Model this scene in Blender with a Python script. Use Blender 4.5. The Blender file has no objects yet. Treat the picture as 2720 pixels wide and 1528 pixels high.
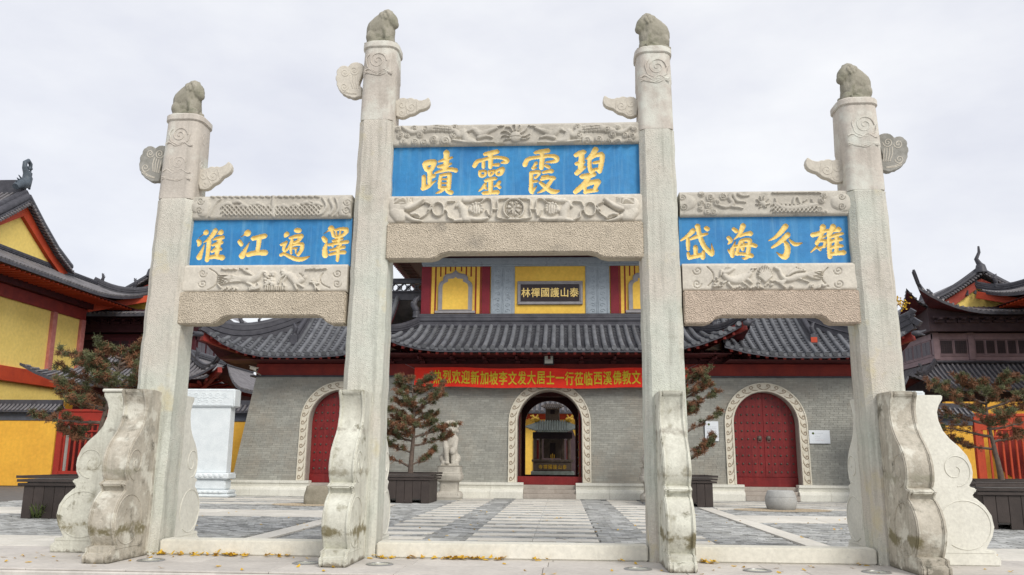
import bpy, bmesh, math, random
import numpy as np
from mathutils import Vector, Matrix
R = math.radians
random.seed(7); np.random.seed(7)
sc = bpy.context.scene
col = sc.collection

# ---------------------------------------------------------------- camera
F_PX, EYE = 2220.0, 1.6                      # focal length in px of the 2720 px wide photograph, eye height
_y = np.array([134, 458, F_PX]); _d = np.array([1000, 8., 0])
YA = _y / np.linalg.norm(_y); UA = -np.cross(_d, _y); UA /= np.linalg.norm(UA)
if UA[1] > 0: UA = -UA
XA = np.cross(YA, UA)
if XA[0] < 0: XA = -XA
RW = np.array([XA, YA, UA])                  # world = RW @ camera(x right, y down, z forward)
cam_d = bpy.data.cameras.new('camera'); cam = bpy.data.objects.new('camera', cam_d); col.objects.link(cam)
cam_d.sensor_width = 36; cam_d.lens = 36 * F_PX / 2720; cam_d.clip_end = 3000; cam_d.clip_start = 0.1
M = Matrix.Identity(4)
cx_, cy_, cz_ = RW @ [1, 0, 0], RW @ [0, -1, 0], RW @ [0, 0, -1]
for i in range(3):
    M[i][0] = cx_[i]; M[i][1] = cy_[i]; M[i][2] = cz_[i]
M[2][3] = EYE
cam.matrix_world = M
sc.camera = cam

# ---------------------------------------------------------------- sky, sun, exposure (overcast)
SUN_EL, SUN_AZ = R(38), R(146)               # light comes from behind the camera, a little to the right
w = bpy.data.worlds.new('World'); sc.world = w; w.use_nodes = True
nt = w.node_tree; N = nt.nodes; L = nt.links
bg = N['Background']; bg.inputs['Strength'].default_value = 0.1
sky = N.new('ShaderNodeTexSky'); sky.sky_type = 'NISHITA'; sky.sun_disc = False
sky.sun_elevation = SUN_EL; sky.sun_rotation = SUN_AZ; sky.air_density = 1.0; sky.dust_density = 2.0
tc = N.new('ShaderNodeTexCoord'); mp = N.new('ShaderNodeMapping'); mp.inputs['Scale'].default_value = (1, 1, 2.2)
L.new(tc.outputs['Generated'], mp.inputs['Vector'])
n1 = N.new('ShaderNodeTexNoise'); n1.inputs['Scale'].default_value = 2.3; n1.inputs['Detail'].default_value = 7; n1.inputs['Roughness'].default_value = .55
L.new(mp.outputs[0], n1.inputs['Vector'])
cr = N.new('ShaderNodeValToRGB'); cr.color_ramp.elements[0].position = .33; cr.color_ramp.elements[1].position = .66
cr.color_ramp.elements[0].color = (4.75, 4.84, 5.35, 1); cr.color_ramp.elements[1].color = (6.3, 6.33, 6.42, 1)
L.new(n1.outputs['Fac'], cr.inputs['Fac'])
mx = N.new('ShaderNodeMixRGB'); mx.inputs['Fac'].default_value = .9
L.new(sky.outputs[0], mx.inputs[1]); L.new(cr.outputs[0], mx.inputs[2]); L.new(mx.outputs[0], bg.inputs['Color'])
sd = bpy.data.lights.new('sun', 'SUN'); sd.energy = 1.5; sd.angle = R(24); sd.color = (1, .955, .88)
so = bpy.data.objects.new('sun', sd); col.objects.link(so)
so.rotation_euler = Vector((-math.sin(SUN_AZ) * math.cos(SUN_EL), -math.cos(SUN_AZ) * math.cos(SUN_EL), -math.sin(SUN_EL))).to_track_quat('-Z', 'Y').to_euler()
so.location = (0, -20, 40)
sc.view_settings.view_transform = 'Standard'; sc.view_settings.look = 'None'
sc.view_settings.exposure = 0.72; sc.view_settings.gamma = 1; sc.view_settings.use_curve_mapping = False

# ---------------------------------------------------------------- helpers
def ray(px, py): return RW @ np.array([px - 1360, py - 764, F_PX])
def at(px, py, Y):
    r = ray(px, py); t = Y / r[1]; return Vector((r[0] * t, Y, r[2] * t + EYE))
def zr(reg, wpx):                            # reader for a measured enlargement of the photograph
    s = (reg[2] - reg[0]) / wpx
    return lambda x, y, Y: at(reg[0] + x * s, reg[1] + y * s, Y)

ORG = {}
def org(o): return ORG[o.name] if o is not None else Vector((0, 0, 0))
def tag(o, label=None, cat=None, group=None, kind=None):
    if label: o['label'] = label
    if cat: o['category'] = cat
    if group: o['group'] = group
    if kind: o['kind'] = kind
    return o
def empty(name, loc, label=None, cat=None, group=None, kind=None):
    o = bpy.data.objects.new(name, None); col.objects.link(o); o.location = loc; o.empty_display_size = .3
    ORG[o.name] = Vector(loc)
    return tag(o, label, cat, group, kind)
def link(name, me, parent=None, loc=None):
    o = bpy.data.objects.new(name, me); col.objects.link(o)
    if parent is not None:
        o.parent = parent; ORG[o.name] = org(parent).copy()
        if loc is not None: o.location = Vector(loc)
    else:
        if loc is not None: o.location = loc
        ORG[o.name] = Vector(o.location)
    return o
SHEAR = None
class MB:
    def __init__(s): s.v = []; s.f = []; s.mi = []
    def add(s, vs, fs, mi=0):
        b = len(s.v); s.v.extend(vs); s.f.extend([tuple(i + b for i in f) for f in fs]); s.mi.extend([mi] * len(fs)); return s
    def box(s, x0, x1, y0, y1, z0, z1, mi=0):
        return s.add([(x0, y0, z0), (x1, y0, z0), (x1, y1, z0), (x0, y1, z0), (x0, y0, z1), (x1, y0, z1), (x1, y1, z1), (x0, y1, z1)],
                     [(0, 3, 2, 1), (4, 5, 6, 7), (0, 1, 5, 4), (1, 2, 6, 5), (2, 3, 7, 6), (3, 0, 4, 7)], mi)
    def obox(s, a, b, w, h, up=(0, 0, 1), mi=0):            # bar from a to b, w wide, h high
        a, b = Vector(a), Vector(b); d = (b - a).normalized(); u = Vector(up); r = d.cross(u)
        if r.length < 1e-4: r = d.cross(Vector((1, 0, 0)))
        r.normalize(); u = r.cross(d)
        vs = []
        for p in (a, b):
            for i, j in ((-1, -1), (1, -1), (1, 1), (-1, 1)): vs.append(tuple(p + r * (w / 2 * i) + u * (h / 2 * j)))
        return s.add(vs, [(0, 3, 2, 1), (4, 5, 6, 7), (0, 1, 5, 4), (1, 2, 6, 5), (2, 3, 7, 6), (3, 0, 4, 7)], mi)
    def prism(s, poly, fn0, fn1, mi=0, caps=True):           # outline poly mapped by fn0/fn1 to the two faces
        n = len(poly); vs = [fn0(*p) for p in poly] + [fn1(*p) for p in poly]
        fs = [(i, (i + 1) % n, (i + 1) % n + n, i + n) for i in range(n)]
        if caps: fs += [tuple(range(n - 1, -1, -1)), tuple(range(n, 2 * n))]
        return s.add(vs, fs, mi)
    def tube(s, pts, rad, n=8, caps=True, half=False, flat=1., mi=0, up=(0, 0, 1)):
        pts = [Vector(p) for p in pts]; k = len(pts)
        if not hasattr(rad, '__len__'): rad = [rad] * k
        vs = []; up = Vector(up); r = None
        for i, p in enumerate(pts):
            d = (pts[min(i + 1, k - 1)] - pts[max(i - 1, 0)]).normalized()
            if r is None:
                r = d.cross(up)
                if r.length < .05: r = d.cross(Vector((0, 1, 0)))
            else:
                r = r - d * r.dot(d)
                if r.length < .05: r = d.cross(Vector((.3, 1, .2)))
            r.normalize(); u = r.cross(d)
            m = n
            for j in range(m):
                a = (math.pi * j / (m - 1)) if half else 2 * math.pi * j / m
                vs.append(tuple(p + r * (math.cos(a) * rad[i]) + u * (math.sin(a) * rad[i] * flat)))
        fs = []
        for i in range(k - 1):
            for j in range(n - 1 if half else n):
                a = i * n + j; b = i * n + (j + 1) % n
                fs.append((a, b, b + n, a + n))
        if caps: fs += [tuple(range(n)), tuple(range((k - 1) * n, k * n))[::-1]]
        return s.add(vs, fs, mi)
    def lathe(s, c, prof, n=24, sx=1, sy=1, mi=0, pw=None):
        vs = []
        for r_, z_ in prof:
            for j in range(n):
                a = 2 * math.pi * j / n; ca, sa = math.cos(a), math.sin(a)
                if pw: ca = math.copysign(abs(ca) ** pw, ca); sa = math.copysign(abs(sa) ** pw, sa)
                vs.append((c[0] + ca * r_ * sx, c[1] + sa * r_ * sy, c[2] + z_))
        fs = []
        for i in range(len(prof) - 1):
            for j in range(n):
                a = i * n + j; b = i * n + (j + 1) % n; fs.append((a, b, b + n, a + n))
        fs += [tuple(range(n))[::-1], tuple(range((len(prof) - 1) * n, len(prof) * n))]
        return s.add(vs, fs, mi)
    def ball(s, c, r, sub=2, mi=0):
        if not hasattr(r, '__len__'): r = (r, r, r)
        n, m = (8, 6) if sub < 2 else (14, 9)
        vs = [(c[0], c[1], c[2] - r[2])]; fs = []
        for i in range(1, m):
            t = math.pi * i / m
            for j in range(n):
                a = 2 * math.pi * j / n; vs.append((c[0] + r[0] * math.sin(t) * math.cos(a), c[1] + r[1] * math.sin(t) * math.sin(a), c[2] - r[2] * math.cos(t)))
        vs.append((c[0], c[1], c[2] + r[2])); T = len(vs) - 1
        for j in range(n): fs.append((0, 1 + (j + 1) % n, 1 + j))
        for i in range(m - 2):
            for j in range(n):
                a = 1 + i * n + j; b = 1 + i * n + (j + 1) % n; fs.append((a, b, b + n, a + n))
        for j in range(n): fs.append((T, 1 + (m - 2) * n + j, 1 + (m - 2) * n + (j + 1) % n))
        return s.add(vs, fs, mi)
    def mesh(s, name, mats, o=Vector((0, 0, 0)), bevel=0, smooth=None, jit=0, seg=1):
        vs = s.v
        if SHEAR: vs = [SHEAR(v) for v in vs]
        me = bpy.data.meshes.new(name)
        me.from_pydata([(v[0] - o[0], v[1] - o[1], v[2] - o[2]) for v in vs], [], s.f)
        if not isinstance(mats, (list, tuple)): mats = [mats]
        for m in mats: me.materials.append(m)
        if len(mats) > 1: me.polygons.foreach_set('material_index', s.mi)
        bm = bmesh.new(); bm.from_mesh(me)
        bmesh.ops.recalc_face_normals(bm, faces=bm.faces)
        if bevel: bmesh.ops.bevel(bm, geom=[e for e in bm.edges if len(e.link_faces) == 2 and e.calc_face_angle(0) > .5], offset=bevel, segments=seg, affect='EDGES', clamp_overlap=True)
        bm.to_mesh(me); bm.free()
        if smooth is not None:
            me.polygons.foreach_set('use_smooth', [True] * len(me.polygons)); me.set_sharp_from_angle(angle=R(smooth))
        me.update(); return me
    def build(s, name, mats, parent=None, **k):
        ob = link(name, s.mesh(name, mats, org(parent), **k), parent)
        return ob
def copies(name, me, parent, locs, rots=None):
    out = []
    for i, l in enumerate(locs):
        o = link(name, me, parent, Vector(l) - org(parent))
        if rots: o.rotation_euler = rots[i] if isinstance(rots, list) else rots
        out.append(o)
    return out

# ---------------------------------------------------------------- materials
def mat(name, base, base2=None, rough=.8, scale=6, detail=6, bump=.3, bscale=None, stain=None, stain_s=1.2, streak=None, streak_amt=.5, metal=0,
        spec=.3, contrast=(.35, .65), rand=0, voro=None, bdist=.02, green=None, stain_pos=(.55, .75), green_pos=(.5, .75), warm=None, speck=None, bands=None):
    m = bpy.data.materials.new(name); m.use_nodes = True
    nt = m.node_tree; N = nt.nodes; L = nt.links; b = N['Principled BSDF']
    b.inputs['Roughness'].default_value = rough; b.inputs['Metallic'].default_value = metal; b.inputs['Specular IOR Level'].default_value = spec
    tc = N.new('ShaderNodeTexCoord'); co = tc.outputs['Object']
    def noise(sc_, det=6, vec=co, rg=.6):
        n = N.new('ShaderNodeTexNoise'); n.inputs['Scale'].default_value = sc_; n.inputs['Detail'].default_value = det; n.inputs['Roughness'].default_value = rg
        L.new(vec, n.inputs['Vector']); return n.outputs['Fac']
    def ramp(src, p0, p1, c0=(0, 0, 0, 1), c1=(1, 1, 1, 1)):
        r = N.new('ShaderNodeValToRGB'); r.color_ramp.elements[0].position = p0; r.color_ramp.elements[1].position = p1
        r.color_ramp.elements[0].color = c0; r.color_ramp.elements[1].color = c1; L.new(src, r.inputs['Fac']); return r.outputs['Color']
    def mix(f, a, b_, mode='MIX'):
        x = N.new('ShaderNodeMixRGB'); x.blend_type = mode
        for i, v in enumerate((f, a, b_)):
            if hasattr(v, 'is_linked') or hasattr(v, 'links'): L.new(v, x.inputs[i])
            elif i == 0: x.inputs[0].default_value = v
            else: x.inputs[i].default_value = (*v[:3], 1)
        return x.outputs[0]
    base2 = base2 or tuple(c * .8 for c in base)
    c = ramp(noise(scale, detail), contrast[0], contrast[1], (*base2, 1), (*base, 1))
    if warm: c = mix(ramp(noise(.55, 3), .42, .62), c, warm)
    fine = noise(scale * 9, 3)
    c = mix(.35, c, ramp(fine, .2, .8, (.55, .55, .55, 1), (1.25, 1.25, 1.25, 1)), 'MULTIPLY')
    if speck:
        c = mix(ramp(noise(speck[0], 2), speck[1], speck[1] + .12), c, speck[2])
    if streak:
        mp = N.new('ShaderNodeMapping'); mp.inputs['Scale'].default_value = (7, 7, .45); L.new(co, mp.inputs['Vector'])
        f = ramp(noise(1.3, 5, mp.outputs[0]), .5, .8)
        mm = N.new('ShaderNodeMath'); mm.operation = 'MULTIPLY'; L.new(f, mm.inputs[0]); mm.inputs[1].default_value = streak_amt
        c = mix(mm.outputs[0], c, streak)
    if stain:
        f = ramp(noise(stain_s, 8, rg=.7), *stain_pos); c = mix(f, c, stain)
    if green:
        f = ramp(noise(stain_s * 1.3 + .37, 7), *green_pos); c = mix(f, c, green)
    if bands:
        sx = N.new('ShaderNodeSeparateXYZ'); L.new(co, sx.inputs[0]); nb = noise(3.2, 8, rg=.7)
        for zc, zw, cc, am in bands:
            d_ = N.new('ShaderNodeMath'); d_.operation = 'SUBTRACT'; L.new(sx.outputs['Z'], d_.inputs[0]); d_.inputs[1].default_value = zc
            a_ = N.new('ShaderNodeMath'); a_.operation = 'ABSOLUTE'; L.new(d_.outputs[0], a_.inputs[0])
            q_ = N.new('ShaderNodeMath'); q_.operation = 'DIVIDE'; L.new(a_.outputs[0], q_.inputs[0]); q_.inputs[1].default_value = zw
            s_ = N.new('ShaderNodeMath'); s_.operation = 'SUBTRACT'; L.new(nb, s_.inputs[0]); m_ = N.new('ShaderNodeMath'); m_.operation = 'MULTIPLY'; L.new(q_.outputs[0], m_.inputs[0]); m_.inputs[1].default_value = .32; L.new(m_.outputs[0], s_.inputs[1])
            f = ramp(s_.outputs[0], .38 - am, .50 - am); c = mix(f, c, cc)
    if rand:
        oi = N.new('ShaderNodeObjectInfo'); at_ = N.new('ShaderNodeAttribute'); at_.attribute_name = 'rnd'
        ad = N.new('ShaderNodeMath'); ad.operation = 'ADD'; L.new(oi.outputs['Random'], ad.inputs[0]); L.new(at_.outputs['Fac'], ad.inputs[1])
        fr = N.new('ShaderNodeMath'); fr.operation = 'FRACT'; L.new(ad.outputs[0], fr.inputs[0])
        c = mix(1., c, ramp(fr.outputs[0], 0, 1, (1 - rand,) * 3 + (1,), (1 + rand * .6,) * 3 + (1,)), 'MULTIPLY')
    L.new(c, b.inputs['Base Color'])
    if bump:
        bs = bscale or scale * 6
        h = noise(bs, 5)
        if voro:
            vo = N.new('ShaderNodeTexVoronoi'); vo.inputs['Scale'].default_value = voro; L.new(co, vo.inputs['Vector'])
            ad = N.new('ShaderNodeMath'); ad.operation = 'ADD'; L.new(h, ad.inputs[0]); L.new(vo.outputs['Distance'], ad.inputs[1]); h = ad.outputs[0]
        bp = N.new('ShaderNodeBump'); bp.inputs['Strength'].default_value = bump; bp.inputs['Distance'].default_value = bdist
        L.new(h, bp.inputs['Height']); L.new(bp.outputs[0], b.inputs['Normal'])
    return m
m_gran = mat('weathered_granite', (.65, .67, .595), (.545, .56, .49), scale=2.2, bump=.55, bscale=55, streak=(.20, .195, .16), streak_amt=.6, warm=(.60, .56, .49), green=(.60, .53, .33), green_pos=(.60, .78), stain=(.27, .24, .19), stain_s=.8, stain_pos=(.58, .8), voro=60, speck=(48, .62, (.44, .43, .37)))
m_gtop = mat('pinkish_carved_granite', (.62, .57, .505), (.53, .485, .43), scale=2.6, bump=.4, bscale=45, streak=(.25, .235, .20), streak_amt=.5, stain=(.40, .36, .31), stain_s=1.2, stain_pos=(.56, .75), green=(.70, .71, .64), green_pos=(.5, .7))
m_gran2 = mat('pink_granite', (.70, .575, .46), (.60, .49, .39), scale=3, bump=1., bscale=42, voro=48, speck=(46, .58, (.40, .34, .26)), stain=(.25, .22, .19), stain_s=1.1, stain_pos=(.6, .8), bdist=.03)
m_gran2b = mat('yellow_granite', (.71, .62, .49), (.61, .53, .415), scale=3, bump=1., bscale=42, voro=48, speck=(46, .58, (.40, .34, .26)), stain=(.25, .23, .2), stain_s=1.1, stain_pos=(.6, .8), bdist=.03)
m_carve = mat('carved_limestone', (.55, .52, .455), (.45, .42, .365), scale=3, bump=.35, bscale=40, stain=(.24, .23, .19), stain_s=2.2, stain_pos=(.55, .8))
m_carve2 = mat('pale_carved_limestone', (.64, .60, .52), (.55, .51, .44), scale=3, bump=.3, bscale=40, stain=(.34, .31, .26), stain_s=1.8, stain_pos=(.58, .8))
m_cdark = mat('dark_weathered_carving', (.36, .35, .32), (.25, .245, .22), scale=3, bump=.35, bscale=40, stain=(.15, .15, .13), stain_s=2.2, stain_pos=(.5, .75))
m_lion = mat('mossy_stone', (.37, .345, .285), (.27, .255, .20), scale=4, bump=.4, bscale=30, stain=(.13, .135, .085), stain_s=2.5, stain_pos=(.48, .7))
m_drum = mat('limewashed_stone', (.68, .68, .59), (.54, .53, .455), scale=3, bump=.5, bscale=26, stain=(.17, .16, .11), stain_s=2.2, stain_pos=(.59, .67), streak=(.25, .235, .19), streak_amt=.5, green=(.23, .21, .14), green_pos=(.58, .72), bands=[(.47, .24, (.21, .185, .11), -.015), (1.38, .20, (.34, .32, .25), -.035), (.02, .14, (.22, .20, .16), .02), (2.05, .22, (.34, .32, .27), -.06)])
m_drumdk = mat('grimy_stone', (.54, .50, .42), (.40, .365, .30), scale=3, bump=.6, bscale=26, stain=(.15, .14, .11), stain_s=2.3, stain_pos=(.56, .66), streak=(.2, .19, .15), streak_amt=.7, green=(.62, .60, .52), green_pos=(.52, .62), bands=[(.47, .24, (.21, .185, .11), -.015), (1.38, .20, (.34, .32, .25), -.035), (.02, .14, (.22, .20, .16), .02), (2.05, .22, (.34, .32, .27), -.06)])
m_white = mat('pale_limestone', (.74, .73, .655), (.66, .65, .58), scale=2, bump=.2, bscale=30, stain=(.50, .48, .42), stain_s=5, stain_pos=(.64, .78), streak=(.5, .48, .42), streak_amt=.3)
m_marble = mat('white_marble', (.74, .785, .80), (.66, .71, .73), scale=3, bump=.15, bscale=40, rough=.6)
m_sill = mat('sill_stone', (.74, .715, .63), (.66, .64, .56), scale=1.5, bump=.25, bscale=40, stain=(.50, .49, .43), stain_s=5, stain_pos=(.64, .75))
m_slab = mat('floor_granite', (.60, .565, .52), (.50, .47, .435), scale=1.2, bump=.15, bscale=60, rand=.09, stain=(.44, .41, .37), stain_s=1.4, stain_pos=(.55, .8))
m_strip = mat('pale_paving_stone', (.72, .69, .62), (.62, .595, .53), scale=1.4, bump=.15, bscale=50, rand=.1, stain=(.54, .51, .46), stain_s=1.6)
m_paver = mat('grey_clay_paver', (.47, .475, .46), (.37, .375, .365), scale=2, bump=.3, bscale=40, rand=.4)
m_joint = mat('paving_bed', (.17, .16, .15), (.12, .115, .11), scale=3, bump=.3)
m_ground = mat('grey_ground', (.36, .35, .33), (.28, .275, .26), scale=.5, bump=.2, bscale=20)
m_grav = mat('tan_gravel', (.52, .44, .33), (.36, .29, .20), scale=16, bump=1, bscale=60, rough=.95)
m_blue = mat('blue_paint', (.042, .25, .52), (.032, .19, .44), scale=1.2, bump=.15, bscale=40, streak=(.15, .36, .56), streak_amt=.75, rough=.55)
m_gold = mat('gold_leaf_paint', (.90, .70, .27), (.82, .57, .16), scale=12, bump=.3, bscale=60, rough=.45, spec=.4, stain=(.30, .19, .06), stain_s=14, stain_pos=(.68, .72))
m_goldm = mat('gilded_metal', (.75, .48, .08), (.6, .36, .05), rough=.35, metal=.6)
m_tile = mat('grey_roof_tile', (.16, .166, .18), (.11, .115, .128), scale=2.2, bump=.3, bscale=20, rough=.5, rand=.22, stain=(.06, .062, .07), stain_s=1.3)
m_tile2 = mat('weathered_roof_tile', (.22, .21, .22), (.135, .13, .138), scale=2.0, bump=.3, bscale=12, rough=.6, rand=.15, stain=(.07, .068, .07), stain_s=.8)
m_ridge = mat('dark_ridge_tile', (.075, .075, .088), (.045, .045, .055), scale=3, bump=.3, bscale=20, rough=.5)
m_red = mat('red_lacquer_door', (.215, .018, .018), (.165, .013, .015), scale=1.5, bump=.08, bscale=20, rough=.42, stain=(.12, .012, .012), stain_s=2.4, stain_pos=(.5, .7), streak=(.30, .075, .06), streak_amt=.35)
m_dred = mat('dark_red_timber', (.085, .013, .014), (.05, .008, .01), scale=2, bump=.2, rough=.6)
m_bred = mat('red_timber', (.27, .032, .022), (.19, .022, .018), scale=2, bump=.15, rough=.6)
m_ored = mat('orange_red_timber', (.50, .065, .022), (.40, .05, .02), scale=1.5, bump=.1, rough=.6)
m_ured = mat('maroon_plaster', (.22, .018, .03), (.17, .014, .024), scale=2, bump=.08, rough=.6)
m_yel = mat('yellow_plaster', (.84, .55, .095), (.76, .47, .08), scale=.8, bump=.1, bscale=8, rough=.8, stain=(.50, .30, .07), stain_s=.5, stain_pos=(.6, .85))
m_yelpale = mat('faded_yellow_plaster', (.88, .67, .20), (.80, .60, .165), scale=.5, bump=.08, bscale=8, rough=.85, stain=(.64, .45, .13), stain_s=.4, stain_pos=(.6, .85))
m_yel2 = mat('ochre_plaster', (.82, .46, .06), (.72, .38, .05), scale=.6, bump=.1, bscale=8, rough=.8, stain=(.52, .27, .06), stain_s=.5, stain_pos=(.6, .85), streak=(.5, .27, .06), streak_amt=.25)
m_brick = mat('grey_brick', (.375, .375, .335), (.30, .30, .27), scale=1.3, bump=.25, bscale=30, rand=.2, stain=(.33, .30, .25), stain_s=.45, stain_pos=(.48, .7), streak=(.26, .25, .22), streak_amt=.4)
m_mort = mat('brick_mortar', (.31, .31, .285), (.25, .25, .23), scale=3, bump=.3)
m_arch = mat('cream_arch_stone', (.68, .64, .54), (.60, .56, .46), scale=2, bump=.12, rough=.8)
m_archg = mat('tan_arch_ground', (.40, .33, .25), (.34, .28, .21), scale=3, bump=.2)
m_bluegrey = mat('blue_grey_stone', (.36, .41, .455), (.28, .325, .365), scale=3, bump=.5, bscale=20, stain=(.13, .15, .17), stain_s=3)
m_greyst = mat('grey_window_stone', (.33, .32, .33), (.26, .25, .26), scale=3, bump=.3)
m_black = mat('black_lacquer', (.028, .018, .022), (.018, .012, .015), scale=3, bump=.1, rough=.4)
m_wood = mat('brown_painted_wood', (.060, .047, .042), (.042, .033, .030), scale=3, bump=.3, bscale=30, rough=.6, rand=.2)
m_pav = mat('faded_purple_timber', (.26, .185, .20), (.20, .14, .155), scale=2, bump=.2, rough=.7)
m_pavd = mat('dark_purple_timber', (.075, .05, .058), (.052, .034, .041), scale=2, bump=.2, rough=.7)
m_pane = mat('dark_lattice_pane', (.03, .024, .03), (.02, .016, .02), scale=9, bump=.5, bscale=14, rough=.4)
m_banner = mat('scarlet_cloth', (.86, .034, .014), (.76, .026, .011), scale=3, bump=.1, bscale=8, rough=.7)
m_byel = mat('yellow_print', (.72, .56, .03), rough=.7, bump=0)
m_sign = mat('white_notice', (.72, .76, .80), (.70, .74, .78), rough=.5, bump=0)
m_ink = mat('grey_ink', (.25, .27, .30), rough=.8, bump=0)
m_inkr = mat('red_ink', (.5, .15, .12), rough=.8, bump=0)
m_green = mat('green_needles', (.15, .155, .072), (.085, .095, .045), scale=3, bump=0, rough=.7)
m_brown = mat('rust_needles', (.27, .125, .065), (.17, .085, .045), scale=3, bump=0, rough=.8)
m_bark = mat('grey_bark', (.16, .12, .095), (.09, .068, .055), scale=8, bump=.6, bscale=40)
m_leaf = mat('ginkgo_yellow', (.72, .47, .04), (.5, .27, .03), scale=5, bump=0, rough=.7)
m_metal = mat('grey_metal', (.35, .35, .34), (.28, .28, .27), rough=.4, metal=.5, bump=.1)
m_camw = mat('cream_plastic', (.62, .58, .48), rough=.4, bump=0)
m_glass = mat('lamp_glass', (.55, .57, .5), rough=.15, bump=0, spec=.6)
m_burn = mat('tarnished_bronze', (.15, .12, .10), (.09, .072, .06), scale=4, bump=.3, rough=.5, metal=.3)
m_verd = mat('verdigris_tile', (.26, .30, .28), (.17, .20, .19), scale=4, bump=.3, rough=.6)
m_wear = mat('worn_step_stone', (.42, .375, .33), (.34, .30, .26), scale=2, bump=.2, stain=(.28, .24, .2), stain_s=1.5)
m_weed = mat('weed_green', (.09, .12, .035), rough=.8, bump=0)
# ---------------------------------------------------------------- ground
PY0 = 12.25                                   # front edge of the stone platform
ground = empty('ground', (0, 30, 0), 'grey open ground reaching away behind the temple', None, kind='structure')
g = MB(); g.box(-400, 400, 45.2, 700, -.5, -.05); g.box(-400, 400, -60, PY0 - .02, -1.0, -.56)
g.box(-400, -60, PY0 - .02, 45.2, -.6, -.05); g.box(60, 400, PY0 - .02, 45.2, -.6, -.05)
g.build('earth', m_ground, ground)
plat = empty('platform', (0, 14, 0), 'pale stone platform under the gateway pillars', None, kind='structure')
g = MB(); g.box(-60, 60, PY0, 15.2, -.6, -.03); g.build('platform_core', m_slab, plat, bevel=.02)
ys = [PY0 + .03, 13.35, 14.02, 15.2]
random.seed(3)
for r_ in range(3):
    x = -13.5 + r_ * .37
    while x < 11.5:
        wd = random.choice([1.5, 1.8, 1.2, 2.1])
        MB().box(x + .004, x + wd - .004, ys[r_] + .004, ys[r_ + 1] - .004, -.028, random.uniform(-.002, .0)).build('slab', m_slab, plat, bevel=.006)
        x += wd

pav_ = empty('pavement', (0, 25, 0), 'grey brick pavement with pale stone bands before the temple', None, kind='structure')
g = MB(); g.box(-60, 60, 15.2, 45.2, -.6, -.045); g.build('paving_bed', m_joint, pav_)
strips = []
def strip(x0, x1, y0, y1, n=1, m=m_strip):
    strips.append((x0, x1, y0, y1)); wd = (x1 - x0) / n
    for i in range(n):
        MB().box(x0 + i * wd + .004, x0 + (i + 1) * wd - .004, y0 + .004, y1 - .004, -.04, .004 + random.uniform(0, .003)).build('paving_slab', m, pav_, bevel=.006)
y = 16.25
while y < 35.4:
    strip(-1.95, .73, y, y + .52, 2); strip(-4.15, -2.86, y + .1, y + .62); strip(1.80, 3.02, y - .05, y + .47); y += 1.19
for k in range(10):
    strip(-6.42, -5.95, 16.0 + k * 1.45, 16.0 + k * 1.45 + 1.44); strip(4.74, 5.20, 16.0 + k * 1.45, 16.0 + k * 1.45 + 1.44)
for k in range(9):
    for sx in (-1, 1):
        x0 = (-6.43 - (k + 1) * 1.9) if sx < 0 else 5.21 + k * 1.9
        for yy, dd in ((15.2, .98), (16.19, .98), (23.6, 1.4), (25.01, 1.45)): strip(x0, x0 + 1.89, yy, yy + dd)
for x0, x1 in ((-18, -6.5), (5.3, 17)):
    for yy in (29.9, 30.5, 31.9, 33.0, 33.8, 35.0): strip(x0, x1, yy, yy + .22, 8)
# small pavers: real bricks, too many and too small to pick apart one by one
def pavers():
    grid = np.zeros((1600, 1000), bool)       # 2.5 cm occupancy by the strips
    def cell(x, y): return int((x + 20) / .025), int((y - 15.2) / .025)
    for x0, x1, y0, y1 in strips:
        a, b = cell(x0, y0); c, d = cell(x1, y1); grid[max(a, 0):max(c, 0), max(b, 0):max(d, 0)] = True
    vs = []; fs = []; rn = []
    y = 15.22; r_ = 0
    while y < 36.0:
        dy = .13 if y < 29 else .26
        x = -19.9 + (r_ % 2) * .13
        while x < 19:
            wd = .26 if y < 29 else .52
            a, b = cell(x + .02, y + .02); c, d = cell(x + wd - .02, y + dy - .02)
            if a >= 0 and c < 1600 and d < 1000 and not grid[a:c + 1, b:d + 1].any():
                gx = .006; h = random.uniform(-.012, .0); t1, t2 = random.uniform(-.004, .004), random.uniform(-.005, .005)
                k = len(vs)
                X0, X1, Y0, Y1 = x + gx, x + wd - gx, y + gx, y + dy - gx
                vs += [(X0, Y0, -.045), (X1, Y0, -.045), (X1, Y1, -.045), (X0, Y1, -.045), (X0, Y0, h - t1 - t2), (X1, Y0, h + t1 - t2), (X1, Y1, h + t1 + t2), (X0, Y1, h - t1 + t2)]
                fs += [(k + 4, k + 5, k + 6, k + 7), (k, k + 1, k + 5, k + 4), (k + 1, k + 2, k + 6, k + 5), (k + 2, k + 3, k + 7, k + 6), (k + 3, k, k + 4, k + 7)]
                rn += [random.random()] * 8
            x += wd
        y += dy; r_ += 1
    me = bpy.data.meshes.new('small_pavers'); o = org(pav_)
    me.from_pydata([(a - o[0], b - o[1], c - o[2]) for a, b, c in vs], [], fs); me.materials.append(m_paver)
    at_ = me.attributes.new('rnd', 'FLOAT', 'POINT'); at_.data.foreach_set('value', rn)
    tag(link('small_pavers', me, pav_), kind='stuff')
pavers()

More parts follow.
